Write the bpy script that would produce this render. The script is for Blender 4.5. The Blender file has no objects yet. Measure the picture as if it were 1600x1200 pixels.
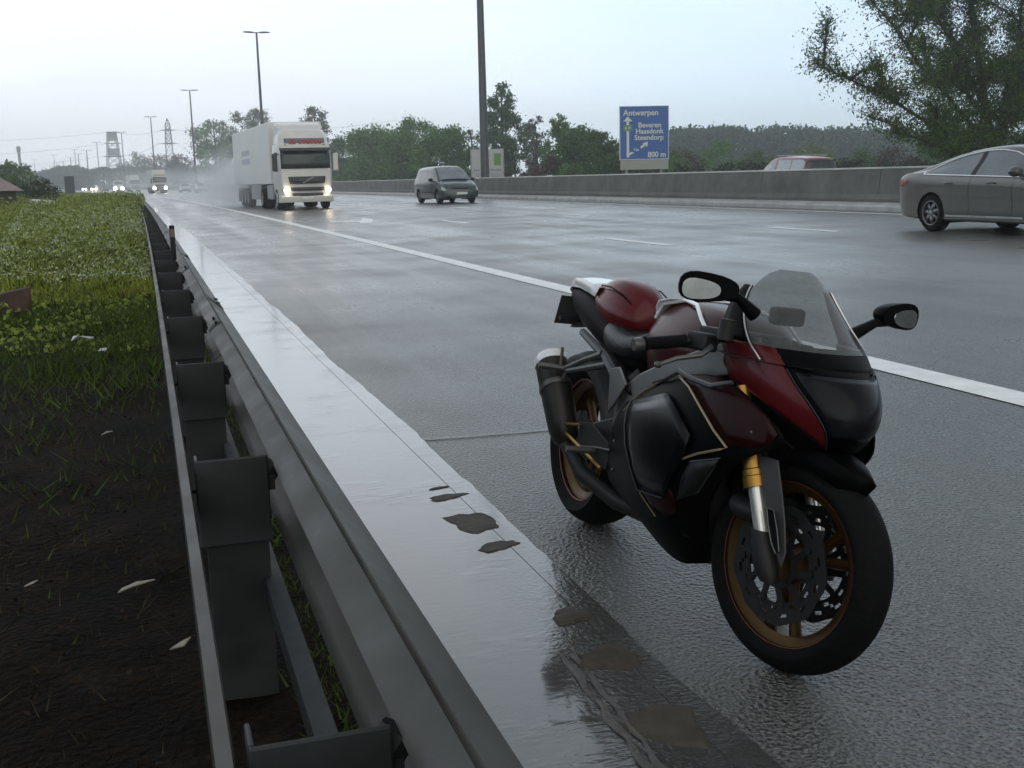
import bpy, bmesh, math, random
import numpy as np
from mathutils import Vector, Matrix

# ------------------------------------------------------------------ camera, sky, sun, exposure
S = bpy.context.scene
COL = S.collection
cd = bpy.data.cameras.new("camera"); cam = bpy.data.objects.new("camera", cd); COL.objects.link(cam)
S.camera = cam
FPX, PITCH, ROLL, YAW, KC, CS, CH = 1783.86, 0.179227, -0.025631, 0.303329, 0.00012237, 0.011155, 1.3
F = Vector((math.sin(YAW)*math.cos(PITCH), math.cos(YAW)*math.cos(PITCH), -math.sin(PITCH)))
R0 = Vector((math.cos(YAW), -math.sin(YAW), 0)); U0 = R0.cross(F)
RR = R0*math.cos(ROLL)+U0*math.sin(ROLL); UU = -R0*math.sin(ROLL)+U0*math.cos(ROLL)
M = Matrix.Identity(4)
for i in range(3):
    M[i][0], M[i][1], M[i][2] = RR[i], UU[i], -F[i]
M[2][3] = CH
cam.matrix_world = M
cd.sensor_width = 36; cd.lens = 36*FPX/1600; cd.clip_start = .05; cd.clip_end = 8000

SUN_EL, SUN_AZ = math.radians(38), math.radians(190)     # azimuth clockwise from +Y
W = bpy.data.worlds.new("World"); S.world = W; W.use_nodes = True
nt = W.node_tree; nt.nodes.clear()
def N(nt, t, **kw):
    n = nt.nodes.new(t)
    for k, v in kw.items(): setattr(n, k, v)
    return n
LK = lambda nt, a, b: nt.links.new(a, b)
tc = N(nt, 'ShaderNodeTexCoord'); sep = N(nt, 'ShaderNodeSeparateXYZ'); LK(nt, tc.outputs['Generated'], sep.inputs[0])
rmp = N(nt, 'ShaderNodeValToRGB'); LK(nt, sep.outputs['Z'], rmp.inputs[0])
cr = rmp.color_ramp; cr.elements[0].position = 0.0; cr.elements[0].color = (.80,.86,.89,1)
cr.elements[1].position = 1.0; cr.elements[1].color = (.40,.405,.40,1)
for p_, c_ in ((.07,(.85,.92,.95,1)),(.15,(.83,.93,.96,1)),(.34,(.94,.95,.92,1)),(.52,(.74,.75,.73,1)),(.75,(.47,.475,.47,1))):
    e = cr.elements.new(p_); e.color = c_
# brighter towards the west end of the motorway, dimmer and bluer to the right
dot = N(nt, 'ShaderNodeVectorMath', operation='DOT_PRODUCT'); LK(nt, tc.outputs['Generated'], dot.inputs[0]); dot.inputs[1].default_value = (-.12,.99,0)
mr = N(nt, 'ShaderNodeMapRange'); LK(nt, dot.outputs['Value'], mr.inputs[0])
mr.inputs[1].default_value = -1; mr.inputs[2].default_value = 1.0; mr.inputs[3].default_value = 0.0; mr.inputs[4].default_value = 1
azr = N(nt, 'ShaderNodeValToRGB'); LK(nt, mr.outputs[0], azr.inputs[0]); ar = azr.color_ramp
ar.elements[0].position=0; ar.elements[0].color=(.50,.50,.50,1); ar.elements[1].position=1; ar.elements[1].color=(1.07,1.01,1.06,1)
for p_,c_ in ((.30,(.42,.44,.46,1)),(.83,(.70,.80,.94,1)),(.92,(.80,.88,.99,1))):
    e=ar.elements.new(p_); e.color=c_
mul = N(nt, 'ShaderNodeMix', data_type='RGBA', blend_type='MULTIPLY'); mul.inputs[0].default_value = 1
LK(nt, rmp.outputs[0], mul.inputs[6]); LK(nt, azr.outputs[0], mul.inputs[7])
mp = N(nt, 'ShaderNodeMapping'); mp.inputs['Scale'].default_value = (1.5,1.5,5); LK(nt, tc.outputs['Generated'], mp.inputs[0])
nz = N(nt, 'ShaderNodeTexNoise'); nz.inputs['Scale'].default_value = 1.6; nz.inputs['Detail'].default_value = 5; LK(nt, mp.outputs[0], nz.inputs[0])
cl = N(nt, 'ShaderNodeMapRange'); LK(nt, nz.outputs[0], cl.inputs[0]); cl.inputs[1].default_value=.3; cl.inputs[2].default_value=.7; cl.inputs[3].default_value=.92; cl.inputs[4].default_value=1.07
mul2 = N(nt, 'ShaderNodeVectorMath', operation='SCALE'); LK(nt, mul.outputs[2], mul2.inputs[0]); LK(nt, cl.outputs[0], mul2.inputs['Scale'])
sky = N(nt, 'ShaderNodeTexSky', sky_type='NISHITA'); sky.sun_disc = False; sky.sun_elevation = SUN_EL; sky.sun_rotation = SUN_AZ
bg1 = N(nt, 'ShaderNodeBackground'); LK(nt, sky.outputs[0], bg1.inputs[0]); bg1.inputs[1].default_value = .05
bg2 = N(nt, 'ShaderNodeBackground'); LK(nt, mul2.outputs[0], bg2.inputs[0]); bg2.inputs[1].default_value = 1.08
mx = N(nt, 'ShaderNodeMixShader'); mx.inputs[0].default_value = .90
LK(nt, bg1.outputs[0], mx.inputs[1]); LK(nt, bg2.outputs[0], mx.inputs[2])
wo = N(nt, 'ShaderNodeOutputWorld'); LK(nt, mx.outputs[0], wo.inputs[0])

sl = bpy.data.lights.new("sun", 'SUN'); sl.energy = .6; sl.angle = math.radians(75); sl.color = (1,.95,.88)
so = bpy.data.objects.new("sun", sl); COL.objects.link(so)
sd = Vector((math.sin(SUN_AZ)*math.cos(SUN_EL), math.cos(SUN_AZ)*math.cos(SUN_EL), math.sin(SUN_EL)))
so.rotation_euler = (-sd).to_track_quat('-Z','Y').to_euler()
S.view_settings.view_transform = 'Standard'; S.view_settings.look = 'None'
S.view_settings.exposure = .5; S.view_settings.gamma = 1
S.cycles.use_denoising = True
S.cycles.max_bounces = 8; S.cycles.volume_bounces = 2; S.cycles.transparent_max_bounces = 12
S.cycles.volume_step_rate = 1.0; S.cycles.volume_max_steps = 256
S.cycles.sample_clamp_indirect = 4

# ------------------------------------------------------------------ materials
MATS = {}
def mat(name, col, rough=.6, metal=0, var=.25, vscale=6, bump=0, bscale=40, coat=0, spec=.5, emit=None, estr=0, island=0, rvar=0, trans=0, sheen=0):
    if name in MATS: return MATS[name]
    m = bpy.data.materials.new(name); m.use_nodes = True; nt = m.node_tree
    b = nt.nodes['Principled BSDF']
    b.inputs['Roughness'].default_value = rough; b.inputs['Metallic'].default_value = metal
    b.inputs['Coat Weight'].default_value = coat; b.inputs['Coat Roughness'].default_value = .08
    b.inputs['Specular IOR Level'].default_value = spec
    tc = N(nt,'ShaderNodeTexCoord')
    nz = N(nt,'ShaderNodeTexNoise'); nz.inputs['Scale'].default_value = vscale; nz.inputs['Detail'].default_value = 6; nz.inputs['Roughness'].default_value=.65
    LK(nt, tc.outputs['Object'], nz.inputs[0])
    r = N(nt,'ShaderNodeMapRange'); LK(nt, nz.outputs[0], r.inputs[0]); r.inputs[1].default_value=.28; r.inputs[2].default_value=.72
    r.inputs[3].default_value = 1-var; r.inputs[4].default_value = 1+var
    fac = r.outputs[0]
    if island:
        g = N(nt,'ShaderNodeNewGeometry'); r2 = N(nt,'ShaderNodeMapRange'); LK(nt, g.outputs['Random Per Island'], r2.inputs[0])
        r2.inputs[3].default_value = 1-island; r2.inputs[4].default_value = 1+island
        mm = N(nt,'ShaderNodeMath',operation='MULTIPLY'); LK(nt, fac, mm.inputs[0]); LK(nt, r2.outputs[0], mm.inputs[1]); fac = mm.outputs[0]
    sc = N(nt,'ShaderNodeVectorMath',operation='SCALE'); sc.inputs[0].default_value = col[:3]; LK(nt, fac, sc.inputs['Scale'])
    LK(nt, sc.outputs[0], b.inputs['Base Color'])
    if rvar:
        r3 = N(nt,'ShaderNodeMapRange'); LK(nt, nz.outputs[0], r3.inputs[0]); r3.inputs[1].default_value=.3; r3.inputs[2].default_value=.7
        r3.inputs[3].default_value = max(0,rough-rvar); r3.inputs[4].default_value = min(1,rough+rvar); LK(nt, r3.outputs[0], b.inputs['Roughness'])
    if bump:
        n2 = N(nt,'ShaderNodeTexNoise'); n2.inputs['Scale'].default_value = bscale; n2.inputs['Detail'].default_value = 4; LK(nt, tc.outputs['Object'], n2.inputs[0])
        bp = N(nt,'ShaderNodeBump'); bp.inputs['Strength'].default_value = bump; bp.inputs['Distance'].default_value = .01
        LK(nt, n2.outputs[0], bp.inputs['Height']); LK(nt, bp.outputs[0], b.inputs['Normal'])
    if emit:
        b.inputs['Emission Color'].default_value = (*emit,1); b.inputs['Emission Strength'].default_value = estr
    if trans:
        t = N(nt,'ShaderNodeBsdfTranslucent'); LK(nt, sc.outputs[0], t.inputs[0])
        ms = N(nt,'ShaderNodeMixShader'); ms.inputs[0].default_value = trans
        LK(nt, b.outputs[0], ms.inputs[1]); LK(nt, t.outputs[0], ms.inputs[2]); LK(nt, ms.outputs[0], nt.nodes['Material Output'].inputs[0])
    MATS[name] = m
    return m

def glass_mat(name, tintcol, alpha, rough=.05):
    m = bpy.data.materials.new(name); m.use_nodes = True; nt = m.node_tree
    b = nt.nodes['Principled BSDF']; b.inputs['Roughness'].default_value = rough; b.inputs['Base Color'].default_value=(*tintcol,1)
    t = N(nt,'ShaderNodeBsdfTransparent'); t.inputs[0].default_value = (.75,.76,.76,1)
    ms = N(nt,'ShaderNodeMixShader'); nz = N(nt,'ShaderNodeTexNoise'); nz.inputs['Scale'].default_value = 25
    r = N(nt,'ShaderNodeMapRange'); LK(nt,nz.outputs[0],r.inputs[0]); r.inputs[1].default_value=.3; r.inputs[2].default_value=.7
    r.inputs[3].default_value=alpha-.06; r.inputs[4].default_value=alpha+.06; LK(nt,r.outputs[0],ms.inputs[0])
    LK(nt,t.outputs[0],ms.inputs[1]); LK(nt,b.outputs[0],ms.inputs[2]); LK(nt,ms.outputs[0],nt.nodes['Material Output'].inputs[0])
    return m

def asphalt_mat():
    m = bpy.data.materials.new('wet_asphalt'); m.use_nodes = True; nt = m.node_tree; b = nt.nodes['Principled BSDF']
    g = N(nt,'ShaderNodeNewGeometry'); pos = g.outputs['Position']
    mp = N(nt,'ShaderNodeMapping'); mp.inputs['Scale'].default_value = (1.1,.045,1); LK(nt,pos,mp.inputs[0])
    big = N(nt,'ShaderNodeTexNoise'); big.inputs['Scale'].default_value=1.0; big.inputs['Detail'].default_value=7; big.inputs['Roughness'].default_value=.6; LK(nt,mp.outputs[0],big.inputs[0])
    bl = N(nt,'ShaderNodeTexNoise'); bl.inputs['Scale'].default_value=.55; bl.inputs['Detail'].default_value=6; LK(nt,pos,bl.inputs[0])
    ad = N(nt,'ShaderNodeMath',operation='ADD'); LK(nt,big.outputs[0],ad.inputs[0]); LK(nt,bl.outputs[0],ad.inputs[1])
    rr = N(nt,'ShaderNodeMapRange'); LK(nt,ad.outputs[0],rr.inputs[0]); rr.inputs[1].default_value=.75; rr.inputs[2].default_value=1.25; rr.inputs[3].default_value=.22; rr.inputs[4].default_value=.46
    LK(nt,rr.outputs[0],b.inputs['Roughness'])
    fine = N(nt,'ShaderNodeTexVoronoi'); fine.inputs['Scale'].default_value=64; LK(nt,pos,fine.inputs[0])
    f2 = N(nt,'ShaderNodeTexNoise'); f2.inputs['Scale'].default_value=100; f2.inputs['Detail'].default_value=3; LK(nt,pos,f2.inputs[0])
    c = N(nt,'ShaderNodeMix',data_type='RGBA'); LK(nt,ad.outputs[0],c.inputs[0]); c.inputs[6].default_value=(.016,.0158,.0142,1); c.inputs[7].default_value=(.068,.067,.061,1)
    sp = N(nt,'ShaderNodeMapRange'); LK(nt,f2.outputs[0],sp.inputs[0]); sp.inputs[1].default_value=.35; sp.inputs[2].default_value=.7; sp.inputs[3].default_value=.12; sp.inputs[4].default_value=3.0
    sc = N(nt,'ShaderNodeVectorMath',operation='SCALE'); LK(nt,c.outputs[2],sc.inputs[0]); LK(nt,sp.outputs[0],sc.inputs['Scale'])
    LK(nt,sc.outputs[0],b.inputs['Base Color'])
    hs = N(nt,'ShaderNodeMath',operation='ADD'); LK(nt,fine.outputs['Distance'],hs.inputs[0]); LK(nt,f2.outputs[0],hs.inputs[1])
    bp = N(nt,'ShaderNodeBump'); bp.inputs['Strength'].default_value=1.0; bp.inputs['Distance'].default_value=.013; LK(nt,hs.outputs[0],bp.inputs['Height'])
    LK(nt,bp.outputs[0],b.inputs['Normal'])
    b.inputs['Specular IOR Level'].default_value=.5
    # a film of rain water lies over the far lanes; close by the stones stand out of it
    sy = N(nt,'ShaderNodeSeparateXYZ'); LK(nt,pos,sy.inputs[0])
    ln = N(nt,'ShaderNodeVectorMath',operation='LENGTH'); LK(nt,pos,ln.inputs[0])
    cw_ = N(nt,'ShaderNodeMapRange'); LK(nt,ad.outputs[0],cw_.inputs[0]); cw_.inputs[1].default_value=.8; cw_.inputs[2].default_value=1.2; cw_.inputs[3].default_value=.95; cw_.inputs[4].default_value=.45
    fd_ = N(nt,'ShaderNodeMapRange'); LK(nt,ln.outputs['Value'],fd_.inputs[0]); fd_.inputs[1].default_value=3.5; fd_.inputs[2].default_value=12; fd_.inputs[3].default_value=.8; fd_.inputs[4].default_value=.42
    cm = N(nt,'ShaderNodeMath',operation='MULTIPLY'); LK(nt,cw_.outputs[0],cm.inputs[0]); LK(nt,fd_.outputs[0],cm.inputs[1]); LK(nt,cm.outputs[0],b.inputs['Coat Weight'])
    b.inputs['Coat Roughness'].default_value=.29; b.inputs['Coat IOR'].default_value=1.4
    bs_ = N(nt,'ShaderNodeMapRange'); LK(nt,ln.outputs['Value'],bs_.inputs[0]); bs_.inputs[1].default_value=4; bs_.inputs[2].default_value=16; bs_.inputs[3].default_value=1; bs_.inputs[4].default_value=.18; LK(nt,bs_.outputs[0],bp.inputs['Strength']); LK(nt,bp.outputs[0],b.inputs['Coat Normal'])
    return m

def gutter_mat():
    m = bpy.data.materials.new('wet_concrete_gutter'); m.use_nodes = True; nt = m.node_tree; b = nt.nodes['Principled BSDF']
    g = N(nt,'ShaderNodeNewGeometry'); pos = g.outputs['Position']
    n1 = N(nt,'ShaderNodeTexNoise'); n1.inputs['Scale'].default_value=2.6; n1.inputs['Detail'].default_value=7; LK(nt,pos,n1.inputs[0])
    c = N(nt,'ShaderNodeMix',data_type='RGBA'); LK(nt,n1.outputs[0],c.inputs[0]); c.inputs[6].default_value=(.040,.040,.037,1); c.inputs[7].default_value=(.085,.084,.079,1)
    LK(nt,c.outputs[2],b.inputs['Base Color'])
    sx = N(nt,'ShaderNodeSeparateXYZ'); LK(nt,pos,sx.inputs[0])
    # the outer edge of the gutter is rough and gritty, the inner part lies under still water
    e = N(nt,'ShaderNodeMapRange'); LK(nt,sx.outputs[0],e.inputs[0]); e.inputs[1].default_value=.93; e.inputs[2].default_value=1.22
    nearr = N(nt,'ShaderNodeMapRange'); LK(nt,sx.outputs[1],nearr.inputs[0]); nearr.inputs[1].default_value=2.2; nearr.inputs[2].default_value=4.2; nearr.inputs[3].default_value=1; nearr.inputs[4].default_value=0
    em = N(nt,'ShaderNodeMath',operation='MULTIPLY'); LK(nt,e.outputs[0],em.inputs[0]); LK(nt,nearr.outputs[0],em.inputs[1])
    r = N(nt,'ShaderNodeMapRange'); LK(nt,em.outputs[0],r.inputs[0]); r.inputs[3].default_value=.13; r.inputs[4].default_value=.34; nr_ = N(nt,'ShaderNodeMath',operation='MULTIPLY_ADD'); LK(nt,nearr.outputs[0],nr_.inputs[0]); nr_.inputs[1].default_value=-.085; LK(nt,r.outputs[0],nr_.inputs[2]); LK(nt,nr_.outputs[0],b.inputs['Roughness'])
    f1 = N(nt,'ShaderNodeTexNoise'); f1.inputs['Scale'].default_value=55; f1.inputs['Detail'].default_value=4; LK(nt,pos,f1.inputs[0])
    mp = N(nt,'ShaderNodeMapping'); mp.inputs['Scale'].default_value=(3,9,1); mp.inputs['Rotation'].default_value=(0,0,.25); LK(nt,pos,mp.inputs[0])
    f2 = N(nt,'ShaderNodeTexNoise'); f2.inputs['Scale'].default_value=4; f2.inputs['Detail'].default_value=3; LK(nt,mp.outputs[0],f2.inputs[0])
    h1 = N(nt,'ShaderNodeMath',operation='MULTIPLY'); LK(nt,f1.outputs[0],h1.inputs[0])
    hh = N(nt,'ShaderNodeMapRange'); LK(nt,em.outputs[0],hh.inputs[0]); hh.inputs[3].default_value=.012; hh.inputs[4].default_value=.9; LK(nt,hh.outputs[0],h1.inputs[1])
    h2 = N(nt,'ShaderNodeMath',operation='MULTIPLY_ADD'); LK(nt,f2.outputs[0],h2.inputs[0]); h2.inputs[1].default_value=.3
    n5 = N(nt,'ShaderNodeTexNoise'); n5.inputs['Scale'].default_value=1.9; n5.inputs['Detail'].default_value=3; LK(nt,pos,n5.inputs[0])
    rm_ = N(nt,'ShaderNodeMapRange'); LK(nt,n5.outputs[0],rm_.inputs[0]); rm_.inputs[1].default_value=.5; rm_.inputs[2].default_value=.68; rm_.inputs[3].default_value=.06; rm_.inputs[4].default_value=.62; LK(nt,rm_.outputs[0],h2.inputs[1]); LK(nt,h1.outputs[0],h2.inputs[2])
    bp = N(nt,'ShaderNodeBump'); bp.inputs['Strength'].default_value=.8; bp.inputs['Distance'].default_value=.01; LK(nt,h2.outputs[0],bp.inputs['Height']); LK(nt,bp.outputs[0],b.inputs['Normal'])
    b.inputs['Specular IOR Level'].default_value=.6; b.inputs['Coat Weight'].default_value=.5; b.inputs['Coat Roughness'].default_value=.09; b.inputs['Coat IOR'].default_value=1.33
    return m

def soil_mat():
    m = bpy.data.materials.new('wet_soil_and_turf'); m.use_nodes = True; nt = m.node_tree; b = nt.nodes['Principled BSDF']
    g = N(nt,'ShaderNodeNewGeometry'); pos = g.outputs['Position']
    n1 = N(nt,'ShaderNodeTexNoise'); n1.inputs['Scale'].default_value=3; n1.inputs['Detail'].default_value=9; n1.inputs['Roughness'].default_value=.7; LK(nt,pos,n1.inputs[0])
    n3 = N(nt,'ShaderNodeTexNoise'); n3.inputs['Scale'].default_value=38; n3.inputs['Detail'].default_value=5; LK(nt,pos,n3.inputs[0])
    c = N(nt,'ShaderNodeValToRGB'); LK(nt,n1.outputs[0],c.inputs[0])
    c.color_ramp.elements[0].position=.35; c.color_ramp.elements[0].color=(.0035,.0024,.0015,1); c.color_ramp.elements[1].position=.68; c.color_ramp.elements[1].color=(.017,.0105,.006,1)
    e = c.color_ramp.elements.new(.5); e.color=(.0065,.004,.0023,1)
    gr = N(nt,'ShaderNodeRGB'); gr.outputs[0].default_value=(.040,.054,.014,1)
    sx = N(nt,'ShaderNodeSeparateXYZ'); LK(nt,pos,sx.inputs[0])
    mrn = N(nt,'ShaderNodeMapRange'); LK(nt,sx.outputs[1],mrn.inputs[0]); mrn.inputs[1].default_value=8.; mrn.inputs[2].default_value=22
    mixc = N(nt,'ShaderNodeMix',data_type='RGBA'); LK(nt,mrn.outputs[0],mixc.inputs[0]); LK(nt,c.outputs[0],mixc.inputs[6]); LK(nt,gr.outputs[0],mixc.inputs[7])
    sp = N(nt,'ShaderNodeMapRange'); LK(nt,n3.outputs[0],sp.inputs[0]); sp.inputs[1].default_value=.3; sp.inputs[2].default_value=.7; sp.inputs[3].default_value=.5; sp.inputs[4].default_value=1.5
    sc = N(nt,'ShaderNodeVectorMath',operation='SCALE'); LK(nt,mixc.outputs[2],sc.inputs[0]); LK(nt,sp.outputs[0],sc.inputs['Scale'])
    LK(nt,sc.outputs[0],b.inputs['Base Color']); b.inputs['Roughness'].default_value=.85; b.inputs['Specular IOR Level'].default_value=.06
    bp = N(nt,'ShaderNodeBump'); bp.inputs['Strength'].default_value=.9; bp.inputs['Distance'].default_value=.03; LK(nt,n3.outputs[0],bp.inputs['Height']); LK(nt,bp.outputs[0],b.inputs['Normal'])
    return m

# ------------------------------------------------------------------ helpers
rnd = random.Random(7); rng = np.random.default_rng(11)
class MB:
    def __init__(s): s.v=[]; s.f=[]; s.m=[]; s.mi=0
    def add(s, vs, fs):
        o=len(s.v); s.v += [tuple(v) for v in vs]; s.f += [tuple(o+i for i in f) for f in fs]; s.m += [s.mi]*len(fs); return s
    def box(s, x0,x1,y0,y1,z0,z1):
        return s.add([(x0,y0,z0),(x1,y0,z0),(x1,y1,z0),(x0,y1,z0),(x0,y0,z1),(x1,y0,z1),(x1,y1,z1),(x0,y1,z1)],
                     [(0,3,2,1),(4,5,6,7),(0,1,5,4),(1,2,6,5),(2,3,7,6),(3,0,4,7)])
    def tube(s, path, r, n=10, cap=True):
        P=[Vector(p) for p in path]; k=len(P); rs = r if isinstance(r,(list,tuple)) else [r]*k
        vs=[]; ref=None
        for i in range(k):
            t=(P[min(i+1,k-1)]-P[max(i-1,0)]).normalized()
            if ref is None: ref = t.orthogonal().normalized()
            ref=(ref-t*ref.dot(t)).normalized(); b=t.cross(ref)
            for j in range(n):
                a=2*math.pi*j/n; vs.append(P[i]+(ref*math.cos(a)+b*math.sin(a))*rs[i])
        fs=[(i*n+j,i*n+(j+1)%n,(i+1)*n+(j+1)%n,(i+1)*n+j) for i in range(k-1) for j in range(n)]
        if cap: fs += [tuple(range(n-1,-1,-1)), tuple((k-1)*n+j for j in range(n))]
        return s.add(vs,fs)
    def lathe(s, prof, c, axis='y', n=48, closed=False):
        # prof: (radius, offset along axis)
        vs=[]; k=len(prof)
        for j in range(n):
            a=2*math.pi*j/n; ca,sa=math.cos(a),math.sin(a)
            for r,o in prof:
                vs.append((c[0]+r*ca,c[1]+o,c[2]+r*sa) if axis=='y' else ((c[0]+o,c[1]+r*ca,c[2]+r*sa) if axis=='x' else (c[0]+r*ca,c[1]+r*sa,c[2]+o)))
        kk = k if closed else k-1
        fs=[(j*k+i,((j+1)%n)*k+i,((j+1)%n)*k+(i+1)%k,j*k+(i+1)%k) for j in range(n) for i in range(kk)]
        return s.add(vs,fs)
    def loft(s, loops, cap=True):
        n=len(loops[0]); k=len(loops); vs=[p for l in loops for p in l]
        fs=[(i*n+j,i*n+(j+1)%n,(i+1)*n+(j+1)%n,(i+1)*n+j) for i in range(k-1) for j in range(n)]
        if cap: fs += [tuple(range(n-1,-1,-1)), tuple((k-1)*n+j for j in range(n))]
        return s.add(vs,fs)
    def grid(s, rows):
        n=len(rows[0]); vs=[p for r in rows for p in r]
        return s.add(vs,[(i*n+j,i*n+j+1,(i+1)*n+j+1,(i+1)*n+j) for i in range(len(rows)-1) for j in range(n-1)])
    def plate(s, pts, th):
        P=[Vector(p) for p in pts]; nn=Vector((0,0,0))
        for i in range(len(P)): nn += P[i].cross(P[(i+1)%len(P)])
        nn.normalize(); n=len(P)
        return s.add([p for p in P]+[p+nn*th for p in P],[tuple(range(n-1,-1,-1)),tuple(range(n,2*n))]+[(i,(i+1)%n,n+(i+1)%n,n+i) for i in range(n)])
    def xf(s, M): s.v=[tuple(M@Vector(v)) for v in s.v]; return s
    def build(s, name, mats, parent=None, smooth=True, bevel=0, sub=0, solid=0, ang=40):
        me=bpy.data.meshes.new(name); me.from_pydata(s.v,[],s.f); me.update()
        if not isinstance(mats,(list,tuple)): mats=[mats]
        for m_ in mats: me.materials.append(m_)
        if len(mats)>1: me.polygons.foreach_set('material_index', s.m)
        if smooth: me.polygons.foreach_set('use_smooth',[True]*len(me.polygons))
        o=bpy.data.objects.new(name,me); COL.objects.link(o)
        bm=bmesh.new(); bm.from_mesh(me); bmesh.ops.recalc_face_normals(bm,faces=bm.faces); bm.to_mesh(me); bm.free()
        if parent: o.parent=parent
        if solid:
            q=o.modifiers.new('solid','SOLIDIFY'); q.thickness=solid; q.offset=0
        if bevel:
            q=o.modifiers.new('bevel','BEVEL'); q.width=bevel; q.segments=2; q.limit_method='ANGLE'; q.angle_limit=math.radians(35)
        if sub:
            q=o.modifiers.new('sub','SUBSURF'); q.levels=sub; q.render_levels=sub
        elif smooth:
            me.set_sharp_from_angle(angle=math.radians(ang))
        return o
def tag(o, label=None, cat=None, group=None, kind=None):
    if label: o['label']=label
    if cat: o['category']=cat
    if group: o['group']=group
    if kind: o['kind']=kind
    return o
def thing(name, label, cat, loc=(0,0,0), rz=0, group=None, mw=None, sc=1):
    o=bpy.data.objects.new(name,None); COL.objects.link(o); o.empty_display_size=.2
    if mw is not None: o.matrix_world=mw
    else: o.location=loc; o.rotation_euler=(0,0,rz); o.scale=(sc,)*3
    return tag(o,label,cat,group)
def copy_tree(o, parent=None):
    c=o.copy(); COL.objects.link(c); c.parent=parent
    for ch in list(o.children): copy_tree(ch,c)
    return c
def quads(name, C, size, mats, tilt=None, aspect=1.0, parent=None, mi=None):
    # many small leaf faces: C (n,3) centres, size (n,)
    n=len(C); a=rng.normal(size=(n,3)); a/=np.linalg.norm(a,axis=1)[:,None]
    b=rng.normal(size=(n,3)); b-=a*(a*b).sum(1)[:,None]; b/=np.linalg.norm(b,axis=1)[:,None]
    sz=np.asarray(size)[:,None]*.5
    V=np.stack([C-a*sz, C-b*sz*aspect*.8, C+a*sz, C+b*sz*aspect*.8],1).reshape(-1,3)
    return fastmesh(name,V,np.arange(4*n).reshape(n,4),mats,parent,mi)
def fastmesh(name,V,Fc,mats,parent=None,mi=None):
    me=bpy.data.meshes.new(name); n,k=Fc.shape
    me.vertices.add(len(V)); me.vertices.foreach_set('co',np.asarray(V,dtype=np.float32).ravel())
    me.loops.add(n*k); me.loops.foreach_set('vertex_index',Fc.astype(np.int32).ravel())
    me.polygons.add(n); me.polygons.foreach_set('loop_start',np.arange(0,n*k,k,dtype=np.int32))
    if not isinstance(mats,(list,tuple)): mats=[mats]
    for m_ in mats: me.materials.append(m_)
    if mi is not None: me.polygons.foreach_set('material_index',np.asarray(mi,dtype=np.int32))
    me.update(calc_edges=True); me.validate()
    o=bpy.data.objects.new(name,me); COL.objects.link(o)
    if parent: o.parent=parent
    return o
def road(X0,d,dz=0): return Vector((X0-KC*d*d, d, max(0,CS*(X0-1.5))+dz))
def rang(d): return math.atan(2*KC*d)      # heading change of the curve (turning left)
def cr1(p0,p1,p2,p3,t): return .5*((2*p1)+(-p0+p2)*t+(2*p0-5*p1+4*p2-p3)*t*t+(-p0+3*p1-3*p2+p3)*t**3)
class Surf:
    def __init__(s,C): s.C=np.array(C,float)
    def at(s,u,v):
        C=s.C; nu,nv=C.shape[:2]; i=min(int(u),nu-2); j=min(int(v),nv-2); tu,tv=u-i,v-j
        ix=[max(0,min(nu-1,i+k)) for k in (-1,0,1,2)]; jx=[max(0,min(nv-1,j+k)) for k in (-1,0,1,2)]
        q=[cr1(*[C[a,b] for b in jx],tv) for a in ix]
        return cr1(*q,tu)
    def sample(s,us,vs): return [[tuple(s.at(u,v)) for v in vs] for u in us]

M_blackplastic=mat('black_plastic',(.006,.006,.0065),.5,var=.2,spec=.3)
M_rubber=mat('tyre_rubber',(.0035,.0035,.0035),.75,bump=.3,bscale=60,var=.3,spec=.15)
M_steel=mat('dull_steel',(.30,.30,.29),.38,metal=.9,var=.25,rvar=.1)
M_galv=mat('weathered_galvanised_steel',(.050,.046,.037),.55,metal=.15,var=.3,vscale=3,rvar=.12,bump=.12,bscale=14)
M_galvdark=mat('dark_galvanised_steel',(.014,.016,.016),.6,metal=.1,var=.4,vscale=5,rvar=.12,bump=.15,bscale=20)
M_plate=mat('bluish_steel_plate',(.024,.029,.030),.6,metal=.1,var=.4,vscale=7,rvar=.1)
M_conc=mat('barrier_concrete',(.115,.112,.102),.8,var=.35,vscale=1.3,bump=.3,bscale=12)
M_conc2=mat('kerb_concrete',(.36,.36,.35),.6,var=.3,vscale=2,bump=.3,bscale=12)
M_white=mat('road_paint',(.80,.81,.79),.5,var=.2,vscale=5,bump=.1,bscale=150,rvar=.15)
M_head=mat('lit_headlamp',(.9,.9,.85),.2,emit=(1,.80,.60),estr=14)
M_headw=mat('lit_headlamp_white',(.9,.9,.85),.2,emit=(1,.93,.85),estr=16)
M_glassdark=mat('vehicle_glass',(.025,.03,.032),.06,var=.3,spec=.6)
M_pole=mat('lamp_pole_metal',(.09,.09,.095),.5,metal=.4,var=.15)
M_bark=mat('tree_bark',(.045,.038,.03),.9,var=.4,vscale=8,bump=.6,bscale=20)

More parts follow.
